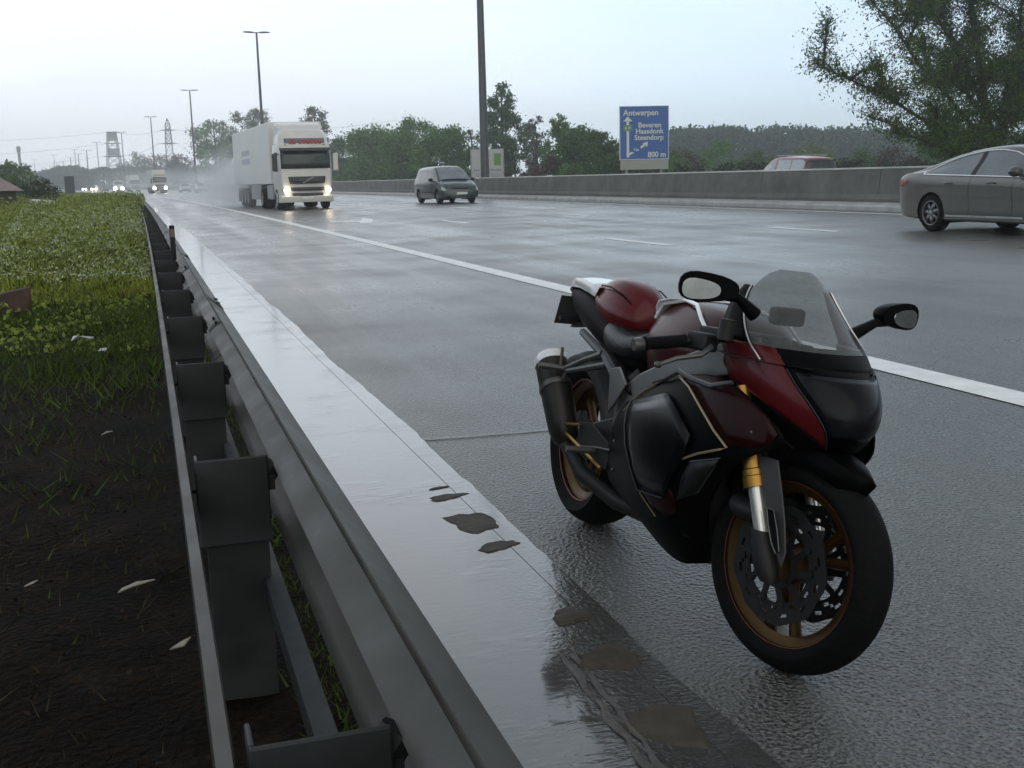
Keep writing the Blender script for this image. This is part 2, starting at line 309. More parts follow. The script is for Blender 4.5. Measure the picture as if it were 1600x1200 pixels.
# ------------------------------------------------------------------ the setting: ground, road, gutter, markings
def sheet(name, X0s, ys, m, zf, curve=True):
    rows=[]
    for y in ys:
        rows.append([(x-(KC*y*y if curve else 0), y, zf(x,y)) for x in X0s])
    return MB().grid(rows).build(name,m,smooth=True)
YS=[-14,-8,-5,-3,-1,0,1,2,3,4,5,6,7,8,10,12,15,18,22,26,30,36,42,50,60,70,80,95,110,130,150,175,200,240,280,330,380,440,500,560,620,700,800]
zr=lambda x,y: max(0,CS*(x-1.5))
road_o=sheet('road',[1.13,1.5,4.4,8.7,12.6,16,18.30],YS,asphalt_mat(),zr); tag(road_o,kind='structure')
tag(sheet('gutter',[.44,.5,.75,1.0,1.1490],YS,gutter_mat(),lambda x,y:.0012),kind='structure')
_r=random.Random(3); ey=[round(-1+.07*i,3) for i in range(300)]+[y for y in YS if y>20.5]; rows=[]; wob=0
for y in ey:
    wob=.9*wob+_r.gauss(0,.0028); e_=1.248+wob+.008*math.sin(y*1.3)+.004*math.sin(y*4.3); rows.append([(1.1512-KC*y*y,y,.0022),(1.205-KC*y*y,y,.0030),(e_-KC*y*y,y,.0026)])
tag(MB().grid(rows).build('gutter_edge',bpy.data.materials['wet_concrete_gutter']),kind='structure')
tag(sheet('far_carriageway',[19.0,24,30,36.5],YS,bpy.data.materials['wet_asphalt'],lambda x,y:.2),kind='structure')
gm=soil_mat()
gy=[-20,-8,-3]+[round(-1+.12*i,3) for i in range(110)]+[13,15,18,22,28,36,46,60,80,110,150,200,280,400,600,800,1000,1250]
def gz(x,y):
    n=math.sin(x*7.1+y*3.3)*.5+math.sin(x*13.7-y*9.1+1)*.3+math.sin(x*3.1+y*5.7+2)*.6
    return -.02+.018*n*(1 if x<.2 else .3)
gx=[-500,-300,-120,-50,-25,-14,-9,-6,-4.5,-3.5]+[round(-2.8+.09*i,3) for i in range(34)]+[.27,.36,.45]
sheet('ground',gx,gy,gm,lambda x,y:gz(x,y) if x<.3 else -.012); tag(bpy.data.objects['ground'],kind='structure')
far=MB().grid([[(x,y,(-.06 if x<40 else .15)) for x in (-510,-300,-60,0,19,37,60,200,450,750)] for y in (-30,20,100,300,600,900,1255)])
tag(far.build('field_ground',mat('field_turf',(.05,.06,.025),.9,var=.4,vscale=.2),smooth=False),kind='structure')
verge=sheet('verge',[36.4,40,60,140],YS,bpy.data.materials['field_turf'],lambda x,y:.22 if x<37 else .5+ (x-40)*.004); tag(verge,kind='structure')

def strip(name,x0,x1,y0,y1,m,dz=.005,step=2.0):
    n=max(2,int((y1-y0)/step)+1); mb=MB(); rows=[]
    for i in range(n):
        y=y0+(y1-y0)*i/(n-1); rows.append([tuple(road(x0,y,dz)),tuple(road(x1,y,dz))])
    return mb.grid(rows)
mk=MB()
def addstrip(x0,x1,y0,y1,step=2.):
    q=strip('q',x0,x1,y0,y1,None,step=step); mk.add(q.v,q.f)
addstrip(4.36,4.62,-6,60,2.); addstrip(4.38,4.60,60,420,8.)
for i in range(-2,40):
    y=17.95+12.75*i; addstrip(8.47,8.65,y,y+2.8,1.)      # dashes between lane one and two
    y=18.95+12.75*i; addstrip(12.46,12.64,y,y+2.6,1.)
addstrip(17.3,17.5,-6,300,5.)
P=lambda X,Y:(X,Y,CS*max(0,X+KC*Y*Y-1.5)+.005)
# lane-change arrow painted in the first lane
mk.add([P(5.669,37.493),P(5.512,36.469),P(6.303,35.196),P(6.506,36.322)],[(0, 1, 2, 3)])
mk.add([P(6.296,35.546),P(7.011,38.871),P(7.045,37.202),P(6.405,34.054),P(6.090,34.233)],[(0, 1, 2, 3, 4)])
tag(mk.build('road_marking',M_white,smooth=False),kind='structure')
# darker tarmac seams across the hard shoulder
sm=MB()
for y0,x1 in ((5.5,2.3),(24.,4.3)):
    sm.add([(1.26,y0,.004),(x1,y0-.1,.004+max(0,CS*(x1-1.5))),(x1,y0-.07,.004+max(0,CS*(x1-1.5))),(1.26,y0+.03,.004)],[(0,1,2,3)])
tag(sm.build('tarmac_seam',mat('bitumen_seam',(.055,.055,.055),.3,var=.2),smooth=False),kind='structure')

# mud left lying in the gutter
M_mud=mat('wet_mud',(.068,.060,.048),.7,var=.35,vscale=9,bump=.6,bscale=30,spec=.15)
def mud(cx,cy,a,b,rot,label,seed,h=.0016):
    r=random.Random(seed); n=26; mb=MB(); ring=[];ring2=[]
    for i in range(n):
        t=2*math.pi*i/n; k=1+.16*math.sin(3*t+seed)+.09*math.sin(7*t+2*seed)+.12*r.uniform(-1,1)
        sq_=1/max(abs(math.cos(t)),abs(math.sin(t)))**.75 if seed==1 else 1; k=1+(k-1)*(.5 if seed==1 else 1); px,py=a*k*sq_*math.cos(t),b*.85*k*sq_*math.sin(t); q=(cx+px*math.cos(rot)-py*math.sin(rot),cy+px*math.sin(rot)+py*math.cos(rot))
        ring.append((*q,.001)); ring2.append((cx+(q[0]-cx)*.88,cy+(q[1]-cy)*.88,h+.0035))
    mb.add(ring+ring2+[(cx,cy,h*1.3+.0035)],[(i,(i+1)%n,n+(i+1)%n,n+i) for i in range(n)]+[(n+i,n+(i+1)%n,2*n) for i in range(n)])
    tag(mb.build('mud_patch',M_mud,smooth=False),label,'mud','mud patches lying in the wet gutter')
mud(1.105,4.07,.085,.15,.1,'largest square grey mud patch in the middle of the three in the gutter',1)
mud(1.10,4.45,.085,.045,.25,'narrow mud streak just beyond the square patch in the gutter',2)
mud(1.10,4.60,.05,.015,.25,'thinnest sliver of mud, farthest of the gutter patches',9)
mud(1.11,3.76,.085,.055,.35,'pointed oval mud patch just on the near side of the square one',3)
mud(1.115,3.04,.06,.06,.3,'small round-backed mud lump on the gutter lip beside the front wheel',4,.006)
mud(1.11,2.72,.09,.085,.2,'broad low mud mound on the gutter lip near the front tyre',5,.008)
mud(1.09,2.32,.09,.13,.2,'wide dark mud spread nearest the bottom of the gutter',6,.005)
# broken edge of the gutter slab
ed=MB(); pth=[]
for i in range(24):
    y=1.5+i*.056; pth.append((.93+.035*i/24*2+.006*math.sin(i*1.9),y,.002+.004*math.sin(i*2.3)))
ed.tube(pth,[.010+.004*math.sin(i*1.3) for i in range(24)],6)
ed.tube([(x+.030+.004*math.sin(y*40),y-.02,z) for x,y,z in pth],[.008+.003*math.sin(i*1.7) for i in range(24)],6)
tag(ed.build('kerb_edge',mat('broken_kerb',(.10,.095,.085),.5,var=.4,vscale=30)),kind='structure')

# ------------------------------------------------------------------ near guard rail
rail=thing('guard_rail','long weathered steel guard rail seen from behind along the gutter','guard rail',(.2,4,0))
def railgrid(prof,y0,y1,step,dz=0):
    rows=[]; y=y0
    while y<=y1+.01:
        rows.append([(x-KC*y*y-.2,y-4,z) for x,z in prof]); y+= step if y<25 else step*4
    return MB().grid(rows)
wprof=[(.262,.742),(.266,.75),(.290,.728),(.325,.700),(.338,.675),(.325,.640),(.280,.612),(.262,.595),(.280,.578),(.325,.550),(.338,.515),(.322,.485),(.280,.455),(.262,.44)]
railgrid(wprof,-1.5,190,1.0).build('beam',M_galv,rail,solid=.004,ang=60)
railgrid([(.028,.585),(.030,.605),(.048,.607),(.051,.595),(.050,.50),(.044,.495)],-1.5,170,.8).build('rear_rail',M_galv,rail,solid=.004)
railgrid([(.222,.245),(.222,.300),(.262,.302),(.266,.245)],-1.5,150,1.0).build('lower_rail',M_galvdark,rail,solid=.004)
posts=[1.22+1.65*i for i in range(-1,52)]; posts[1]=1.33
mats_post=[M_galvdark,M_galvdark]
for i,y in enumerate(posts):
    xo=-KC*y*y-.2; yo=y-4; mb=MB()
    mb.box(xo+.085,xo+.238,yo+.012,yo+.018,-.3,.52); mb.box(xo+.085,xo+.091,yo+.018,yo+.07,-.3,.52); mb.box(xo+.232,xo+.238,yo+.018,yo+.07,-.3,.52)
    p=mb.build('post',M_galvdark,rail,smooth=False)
    mb=MB(); mb.box(xo+.068,xo+.246,yo-.004,yo+.004,.40,.625); mb.box(xo+.068,xo+.076,yo+.004,yo+.07,.40,.625)
    sp=mb.build('spacer_plate',M_plate,p,smooth=False,bevel=.006)
    mb=MB(); mb.tube([(xo+.24,yo+.04,.56),(xo+.264,yo+.04,.595)],.028,8); mb.box(xo+.236,xo+.262,yo+.01,yo+.09,.53,.57)
    mb.build('bracket',M_galvdark,p,smooth=False)
    MB().tube([(xo+.03,yo+.02,.55),(xo+.075,yo+.02,.55)],.012,8).build('bolt',M_galvdark,p)
for y in (5.72,9.72,13.72,17.72):
    rows=[[(x-KC*y*y-.2-(.004 if z<.7 else -.002),y-4+d,z+(.004 if z>.69 else 0)) for x,z in wprof] for d in (0,.16,.32)]
    sp_=MB().grid(rows).build('lap_joint',M_galv,rail,solid=.003,ang=60)
    for d in (.06,.26):
        for x,z in ((.305,.722),(.292,.626),(.292,.566)): MB().lathe([(0,.012),(.011,.010),(.014,.0)],(x-.2-KC*y*y-(.006 if z<.7 else 0),y-4+d,z),axis='z' if z>.7 else 'x',n=8).build('bolt',M_galvdark,sp_)
dp=thing('delineator_post','short dark square post standing on top of the guard rail','post',(.205,10.5,.66))
MB().box(-.022,.022,-.03,.03,0,.30).build('post_tube',M_blackplastic,dp,smooth=False,bevel=.006)
MB().box(-.016,.016,-.034,-.031,.20,.27).build('reflector',mat('grey_reflector',(.2,.1,.1),.3),dp,smooth=False)

# ------------------------------------------------------------------ median barrier
bar=thing('median_barrier','long grey concrete median barrier wall with a pale kerb foot','barrier',(19,40,.2))
def bargrid(prof,y0,y1):
    rows=[]; y=y0
    while y<=y1:
        rows.append([(x-KC*y*y-19,y-40,CS*(x0b-1.5)+z-.2) for x,z in prof]); y+=3 if y<120 else 10
    return rows
x0b=18.3
mb=MB(); mb.grid(bargrid([(18.62,.02),(18.62,.30),(18.70,.42),(18.78,1.06),(18.80,1.10),(19.08,1.10),(19.10,1.06),(19.2,.0)],-12,420)); mb.build('wall',M_conc,bar,ang=25)
mb=MB(); mb.grid(bargrid([(18.28,-.03),(18.29,.10),(18.33,.15),(18.60,.21),(18.615,.0)],-12,420)); mb.build('kerb_foot',M_conc2,bar,ang=25)
mb=MB(); mb.grid(bargrid([(18.775,1.085),(18.79,1.125),(18.86,1.13),(18.87,1.103)],-12,420)); mb.build('capping_rail',mat('pale_capping',(.42,.42,.36),.5,var=.4,vscale=.4),bar)
jm=MB()
for i in range(40):
    y=2+6.1*i; xo=-KC*y*y-19; z0=CS*(x0b-1.5)-.2
    jm.add([(xo+18.618,y-40,z0+.22),(xo+18.618,y-39.97,z0+.22),(xo+18.698,y-39.97,z0+.42),(xo+18.698,y-40,z0+.42)],[(0,1,2,3)])
    jm.add([(xo+18.697,y-40,z0+.42),(xo+18.697,y-39.97,z0+.42),(xo+18.777,y-39.97,z0+1.06),(xo+18.777,y-40,z0+1.06)],[(0,1,2,3)])
jm.build('joint',mat('dark_joint',(.05,.05,.045),.8),bar,smooth=False)

# ------------------------------------------------------------------ lamp posts
def lamp_proto(H):
    t=thing('lamp_post','','lamp post'); 
    MB().tube([(0,0,0),(0,0,H*.35),(0,0,H*.7),(0,0,H)],[.26,.21,.17,.13],12).build('pole',M_pole,t)
    mb=MB(); mb.tube([(-.9,0,H+.02),(0,0,H+.05),(.9,0,H+.02)],.06,8); mb.build('arm',M_pole,t)
    for s in (-1,1):
        mb=MB(); mb.loft([[(s*(.45+1.35*k),w*math.cos(a),H+.10+hh*math.sin(a)) for a in [2*math.pi*j/10 for j in range(10)]] for k,w,hh in ((0,.12,.07),(.3,.24,.11),(.8,.22,.10),(1,.08,.05))])
        mb.build('lamp_head',mat('lamp_head_grey',(.05,.05,.055),.45,var=.1),t)
    MB().box(-.24,.24,-.24,.24,0,.35).build('base_plate',M_conc,t,smooth=False)
    return t
HL=21.2
lp=lamp_proto(HL)
names=['thick nearest lamp post rising behind the barrier and out of the photo top',
 'tall double-headed lamp post standing behind the white truck trailer',
 'lamp post just left of the big round tree behind the spray',
 'lamp post above the dark oncoming lorry with the orange roof band',
 'lamp post close beside the square lattice tower',
 'lamp post just left of the square lattice tower',
 'lamp post third to the left of the square lattice tower',
 'lamp post fourth to the left of the square lattice tower',
 'fifth lamp post left of the square lattice tower, small and pale',
 'sixth lamp post left of the square tower, fading into haze',
 'seventh and faintest lamp post of the median row before the thin mast']
for i,lab in enumerate(names):
    o=lp if i==0 else copy_tree(lp); d=98.635*(.6543+i); p=road(19.4,d)
    o.location=(p.x,p.y,p.z-.05); o.rotation_euler=(0,0,rang(d)); tag(o,lab,'lamp post','lamp posts along the median')
rowp=[(-27.1,648.7),(-34.5,713.6),(-43.1,792.9),(-53.8,892),(-62.9,964),(-73.6,1049),(-84.7,1115)]
ords=['first and nearest','second','third','fourth','fifth','sixth','last and lowest']
for i,(x,y) in enumerate(rowp):
    o=copy_tree(lp); o.location=(x,y,-.6); o.rotation_euler=(0,0,.3); o.scale=(1.7,1.7,1)
    tag(o,ords[i]+' lamp post of the small descending row left of the square tower','lamp post','far lamp posts in a descending row')

# ------------------------------------------------------------------ pylons, mast and wires
M_lat=mat('lattice_steel',(.11,.11,.125),.6,metal=.3,var=.1)
def lattice(t,z0,z1,w0,w1,n,r,dense=()):
    mb=MB(); prev=None
    for i in range(n+1):
        k=i/n; z=z0+(z1-z0)*k; w=w0+(w1-w0)*k; c=[(-w,-w,z),(w,-w,z),(w,w,z),(-w,w,z)]
        if prev:
            for j in range(4):
                mb.tube([prev[j],c[j]],r,4); mb.tube([prev[j],c[(j+1)%4]],r*.6,4); mb.tube([prev[(j+1)%4],c[j]],r*.6,4); mb.tube([c[j],c[(j+1)%4]],r*.6,4)
        prev=c
    return mb
t=thing('lattice_tower','square-topped steel lattice tower with two dark boxed stages','pylon',(-15,700,0),.2)
lattice(t,0,32,4.6,2.2,7,.24).build('frame',M_lat,t,smooth=False)
for z0,z1 in ((27.6,31.8),(18.6,22.6)):
    mb=MB(); w=2.9-z0*.02
    for k in range(9):
        z=z0+(z1-z0)*k/8; mb.box(-w,w,-w,-w+.12,z,z+.26); mb.box(-w,w,w-.12,w,z,z+.26); mb.box(-w,-w+.12,-w,w,z,z+.26); mb.box(w-.12,w,-w,w,z,z+.26)
    for k in range(7):
        x=-w+2*w*k/6; mb.box(x-.1,x+.1,-w-.05,-w+.05,z0,z1+.2)
    mb.build('stage',M_lat,t,smooth=False)
mb=MB()
for z,l in ((25.6,4.5),(18.4,5.4),(31.9,3.0)): mb.box(-l,l,-.25,.25,z,z+.5)
mb.build('cross_arm',M_lat,t,smooth=False)
t=thing('electricity_pylon','slim pointed electricity pylon with two cross arms right of the lamp posts','pylon',(13.5,600,0),.1)
lattice(t,0,22,2.0,1.5,6,.13).build('leg_frame',M_lat,t,smooth=False)
lattice(t,22,31.5,1.5,1.0,4,.2).build('body_frame',M_lat,t,smooth=False)
mb=MB(); mb.tube([(-1,0,31.5),(0,0,34)],.2,5); mb.tube([(1,0,31.5),(0,0,34)],.2,5); mb.tube([(0,-1,31.5),(0,0,34)],.2,5); mb.build('peak',M_lat,t,smooth=False)
for z,l in ((28.3,4.2),(21.8,5.2)):
    mb=MB(); mb.add([(-l,0,z),(0,-.8,z+.5),(l,0,z),(0,.8,z+.5),(0,0,z-.35)],[(0,1,2,3),(0,4,1),(1,4,2),(2,4,3),(3,4,0)]); mb.build('cross_arm',M_lat,t,smooth=False)
t=thing('mast','single thin dark mast left of the lamp posts','mast',(-64.3,700,0),0)
MB().tube([(0,0,0),(-.2,0,12),(-.4,0,24)],[.9,.8,.75],8).build('pole',M_lat,t)
MB().tube([(-.35,0,22),(-.4,0,25)],1.05,8).build('top_box',M_lat,t)
M_wire=mat('power_cable_grey',(.2,.2,.22),.6)
def wire(a,b,sag,lab,r=.09):
    a=Vector(a); b=Vector(b); mb=MB(); c=(a+b)/2
    mb.tube([a.lerp(b,k/24)-c-Vector((0,0,sag*4*(k/24)*(1-k/24))) for k in range(25)],r,4)
    o=mb.build('power_cable',M_wire); o.location=c; tag(o,lab,'cable','power cables across the sky')
wire((-130,700,28.5),(-17,700,32),2.,'uppermost power cable running left from the top of the square tower')
wire((-130,700,21),(-18,700,25.8),2.4,'power cable running left from the middle arms of the square tower')
wire((-130,700,13.5),(-19,700,19),2.4,'lowest power cable running left from the square tower')
wire((-13,700,32),(12,600,28.5),1.6,'upper power cable between the square tower and the pointed pylon')
wire((-12,700,19),(9,600,22),1.8,'lower power cable between the square tower and the pointed pylon')
wire((16,600,28.5),(120,560,30),3.,'power cable leaving the pointed pylon to the right behind the trees')

# ------------------------------------------------------------------ trees, bushes and grass
def leafmat(name,col,tr=.4,var=.3,vs=.9): return mat(name,col,.7,var=var,vscale=vs,island=.45,trans=tr,spec=.12)
L_dark=leafmat('leaf_dark_green',(.070,.140,.040)); L_mid=leafmat('leaf_mid_green',(.100,.205,.040)); L_yel=leafmat('leaf_yellow_green',(.15,.20,.035))
L_pale=leafmat('leaf_pale_olive',(.12,.135,.085)); L_brown=leafmat('leaf_reddish_twigs',(.085,.055,.040)); L_big=leafmat('leaf_big_tree',(.085,.145,.035),.45)
L_twig=leafmat('bare_twig_haze',(.085,.075,.065),.1)
def env(kind,k):      # relative radius at relative height k of the crown
    if kind=='cone': return (min(1,k/.25)**.6)*(1-max(0,k-.22)/.78)**.8+.05
    if kind=='bush': return (1-k**2)**.5
    if kind=='tall': return (math.sin(math.pi*min(1,max(0,.08+.86*k)))**.6)*(1-.35*k)
    return math.sqrt(max(0,1-(2*k-1)**2))**.8
def tree(name,label,X,Y,H,r,kind,lm,base=.25,ncl=46,nleaf=4200,ls=.30,cat='tree',group='trees beyond the far carriageway',z0=.25,clump=.26,trunk=True):
    t=thing(name,label,cat,(X,Y,z0),rnd.uniform(0,6),group); H=H-z0
    cs=[]; mb=MB(); tr=max(.06,H*.022)
    if trunk: mb.tube([(0,0,-.2),(rnd.uniform(-.02,.02)*H,0,H*.3),(rnd.uniform(-.03,.03)*H,rnd.uniform(-.03,.03)*H,H*.62),(0,0,H*.93)],[tr*1.3,tr,tr*.6,tr*.12],7)
    for i in range(ncl):
        k=rnd.random()**(1.25 if kind=='cone' else .9); e=env(kind,k); a=rnd.uniform(0,2*math.pi); q=r*e*math.sqrt(rnd.uniform(.08,1))*rnd.uniform(.85,1.12)
        c=Vector((q*math.cos(a),q*math.sin(a),H*(base+(1-base)*k*rnd.uniform(.93,1.0))))
        cs.append((c,r*clump*rnd.uniform(.6,1.25)*(.55+.45*e)))
        if trunk and i%2==0:
            zb=max(.1*H,c.z-q*rnd.uniform(.5,1.1)-.05*H); m_=Vector((c.x*.5,c.y*.5,(zb+c.z)*.5-.02*H))
            mb.tube([(0,0,zb),m_,c],[tr*.4,tr*.25,tr*.06],4)
    if trunk: mb.build('trunk',M_bark,t)
    w=np.array([s**2 for _,s in cs]); w/=w.sum(); n=rng.multinomial(nleaf,w)
    C=[np.array(c)+rng.normal(size=(k,3))*s*np.array([.62,.62,.5]) for (c,s),k in zip(cs,n) if k]
    C=np.concatenate(C); C=C[C[:,2]>.05]
    quads('crown' if cat=='tree' else 'foliage',C,ls*rng.uniform(.6,1.5,len(C)),lm,parent=t,aspect=.7)
    return t
def at(X,Y,H,r,Y2): k=Y2/Y; return dict(X=X*k,Y=Y2,H=1.3+(H-1.3)*k,r=r*k)
tree('broad_tree','big round dark green tree between the lamp post and the trailer',**at(8.8,150,9.2,3.0,370),kind='round',lm=L_mid,base=.16,ncl=60,nleaf=5200,ls=.75,clump=.24)
tree('pale_tree','wide pale thin-leaved tree rising over the truck trailer roof',**at(15.6,170,11.8,3.8,300),kind='round',lm=L_pale,base=.25,ncl=90,nleaf=8000,ls=.42,clump=.17)
tree('pale_tree','thin airy pale tree just above the truck cab',**at(21.4,150,10.9,2.5,225),kind='tall',lm=L_pale,base=.3,ncl=60,nleaf=5200,ls=.36,clump=.24)
tree('bushy_tree','low dark tree touching the right side of the truck cab',**at(19.1,120,5.9,2.0,200),kind='round',lm=L_dark,base=.05,clump=.31,nleaf=6840,ls=.42)
tree('bushy_tree','broad green tree to the right of the truck, first of the dense clump',**at(20.7,110,6.3,2.9,178),kind='round',lm=L_mid,base=.04,clump=.31,nleaf=9880,ls=.42)
tree('bushy_tree','tallest rounded green tree left above the minivan',**at(23.7,105,6.6,2.7,158),kind='round',lm=L_mid,base=.04,clump=.31,nleaf=9880,ls=.38)
tree('bushy_tree','green tree right above the minivan roof, last of the dense clump',**at(25.7,100,5.7,2.3,142),kind='round',lm=L_mid,base=.04,clump=.31,nleaf=9120,ls=.35)
tree('bushy_tree','olive green tree filling the gap between truck and dense clump',**at(22.0,107,5.6,2.4,190),kind='round',lm=L_yel,base=.04,clump=.31,nleaf=7980,ls=.42)
tree('thin_tree','small pale thin tree just left of the nearest lamp post',39.3,140,7.4,1.5,'tall',L_pale,base=.15,ncl=30,nleaf=1500,ls=.24,clump=.22)
tree('poplar','tall pointed poplar right behind the nearest lamp post',40.3,130,12.2,3.7,'cone',L_dark,base=.14,ncl=120,nleaf=11000,ls=.30,clump=.17)
tree('thin_tree','airy thin-topped tree right of the poplar',39.2,115,7.7,1.5,'tall',L_pale,base=.06,ncl=50,nleaf=3400,ls=.22,clump=.26)
tree('thin_tree','tall loose green tree second to the right of the poplar',40.0,110,7.3,1.8,'tall',L_mid,base=.03,ncl=60,nleaf=6000,ls=.24,clump=.27)
tree('bushy_tree','dark rounded tree midway between the poplar and the blue sign',40.3,105,5.7,2.3,'round',L_dark,base=.03,clump=.31,nleaf=7980,ls=.28)
tree('bushy_tree','dark rounded tree close to the left edge of the blue sign',40.4,100,5.3,1.8,'round',L_dark,base=.03,clump=.31,nleaf=7220,ls=.26)
tree('bare_tree','pale grey half-bare tree right of the square lattice tower',**at(-1.1,420,12.5,6.6,640),kind='round',lm=L_twig,base=.1,ncl=60,nleaf=2600,ls=.9,clump=.2)
tree('bare_tree','pale half-bare tree around the foot of the pointed pylon',**at(5.9,400,11.4,5.2,520),kind='round',lm=L_twig,base=.1,ncl=60,nleaf=2400,ls=.7,clump=.2)
tree('bare_tree','pale half-bare tree just left of the big round tree',**at(13.6,420,12.2,5.6,440),kind='round',lm=L_twig,base=.1,ncl=60,nleaf=2600,ls=.6,clump=.2)
tree('leafy_tree','dark tree behind the shed roof at the left edge',**at(-15.4,150,4.2,3.0,150),kind='round',lm=L_dark,base=.05,nleaf=3200,ls=.4,group='trees beside the verge')
G_='bushes behind the median barrier'
for X,Y,H,r,lm,lab in ((58.4,120,3.7,2.6,L_brown,'reddish brown scrub bush just right of the blue sign'),
    (65.5,125,4.8,2.9,L_mid,'green bush in front of the wood, second right of the blue sign'),
    (65.4,115,3.3,2.6,L_dark,'low dark bush midway between the blue sign and the red car'),
    (69.5,110,3.8,2.8,L_yel,'yellow green bush rising behind the red car'),
    (71.7,105,3.0,2.6,L_dark,'dark low bush right of the red car'),
    (72.8,100,3.1,2.6,L_brown,'brownish bush behind the roof of the silver car'),
    (78.0,100,4.2,3.0,L_dark,'dark bush under the big tree at the right edge'),
    (36.5,158,4.0,2.6,L_yel,'olive bush over the barrier just left of the minivan'),
    (37.4,105,2.9,2.3,L_brown,'brown bush along the barrier right of the white board'),
    (40.5,96,2.9,2.1,L_dark,'dark bush along the barrier left of the blue sign foot'),
    (36.3,200,5.0,3.0,L_dark,'dark bush over the barrier right beside the truck'),
    (37.2,140,3.4,2.2,L_mid,'green bush over the barrier between the minivan and the white board'),
    (38.4,101,2.4,1.8,L_mid,'small green bush over the barrier between the board and the dark trees'),
    (47.0,105,2.6,2.2,L_dark,'small dark bush under the grey panel of the blue sign'),
    (53.0,112,3.4,2.4,L_mid,'green bush peeking out right beside the blue sign post')):
    tree('bush',lab,X,Y,H,r,'bush',lm,base=.02,ncl=34,nleaf=3600,ls=.22,cat='bush',group=G_,trunk=False,clump=.3)
tree('bush','bushy green shrub between the shed and the lamp posts on the verge',-6.4,80,2.0,1.15,'round',leafmat('leaf_verge_shrub',(.035,.055,.018)),base=.05,ncl=26,nleaf=3000,ls=.12,cat='bush',group='bushes on the verge',z0=0,trunk=False)
tree('bush','dark low shrub leaning against the shed wall',-8.4,82,2.1,1.2,'round',L_dark,base=.05,ncl=26,nleaf=2400,ls=.13,cat='bush',group='bushes on the verge',z0=0,trunk=False)

# the big spreading tree at the right edge
BT=thing('spreading_tree','large dark spreading tree leaning in from the right edge','tree',(42.3,50,.2))
limbs=[[(41.94,50.0,0.0),(41.52,49.7,3.16),(40.5,49.4,6.3),(39.51,49.1,9.32),(38.95,48.8,11.65)],[(43.17,50.5,0.),(42.82,50.2,3.82),(43.24,49.9,7.0),(43.13,49.6,10.7)],
[(41.6,49.6,1.5),(40.42,49.0,2.1),(37.83,48.7,3.0),(34.95,48.4,4.38),(32.22,48.1,5.41),(30.11,47.8,6.1)],[(41.6,49.7,2.2),(40.5,49.5,3.1),(38.51,49.2,4.73),(36.52,48.9,6.23),(34.96,48.6,7.83),(33.28,48.3,9.08)],
[(41.2,49.7,4.3),(39.55,50.2,7.31),(37.69,49.9,9.4),(36.64,49.6,11.13)],[(42.01,50.0,2.52),(44.02,49.7,4.75),(46.45,49.4,6.65)],[(41.7,49.8,1.0),(40.42,48.5,1.39),(37.86,48.2,2.05),(35.75,47.9,2.69),(34.25,47.6,3.0)],[(42.27,50.0,1.54),(44.58,49.7,2.47),(47.14,49.4,3.08)],
[(42.8,50.2,3.6),(44.5,51,6.5),(46,51.5,9.5)],[(41.4,49.7,3.5),(40.6,50.6,5.2),(38.8,51.4,6.2)]]
mb=MB(); C=[]
o3=np.array([42.3,50,.2])
sec=[]
for li,L_ in enumerate(list(limbs)):
    for q in range(9 if li<2 else 10):
        j=rnd.randrange(max(0,1 if li<2 else 0),len(L_)-1); a=Vector(L_[j]).lerp(Vector(L_[j+1]),rnd.random()); dx=rnd.uniform(-2.4,1.8); e=a+Vector((dx,rnd.uniform(-1.6,1.6),rnd.uniform(-.5,2.2)))
        if e.z<1.2 or (e.x<36.5 and e.z<3.6): continue
        sec.append([tuple(a),tuple(a.lerp(e,.5)+Vector((0,0,.15))),tuple(e)])
nmain=len(limbs); limbs+=sec
for li,L_ in enumerate(limbs):
    L_=[Vector(p)-Vector(o3) for p in L_]; k=len(L_); r0=.24 if li<2 else (.10 if li<nmain else .045)
    mb.tube(L_,[r0*(1-i/(k-1))**.8+.025 for i in range(k)],8)
    tot=sum((L_[i+1]-L_[i]).length for i in range(k-1))
    for _ in range(int(tot*(17 if li<nmain else 20))):
        s=rnd.uniform(.25 if li<2 else .12,1); j=min(int(s*(k-1)),k-2); p=L_[j].lerp(L_[j+1],s*(k-1)-j)
        ln=rnd.uniform(.4,1.7)*(1.1-.35*s); d=(L_[j+1]-L_[j]).normalized()*.7+Vector((rnd.gauss(0,.6),rnd.gauss(0,.7),rnd.gauss(.10,.6)))
        e=p+d.normalized()*ln; mb.tube([p,p.lerp(e,.5)+Vector((0,0,.05)),e],[.022,.014,.005],3,cap=False)
        m_=rnd.randint(10,28)
        for _ in range(m_):
            q=p.lerp(e,rnd.uniform(.15,1.1)); C.append((q.x+rnd.gauss(0,.2),q.y+rnd.gauss(0,.2),q.z+rnd.gauss(0,.17)))
mb.build('trunk',M_bark,BT)
C=np.array(C); quads('crown',C,.14*rng.uniform(.6,1.5,len(C)),L_big,parent=BT,aspect=.55)

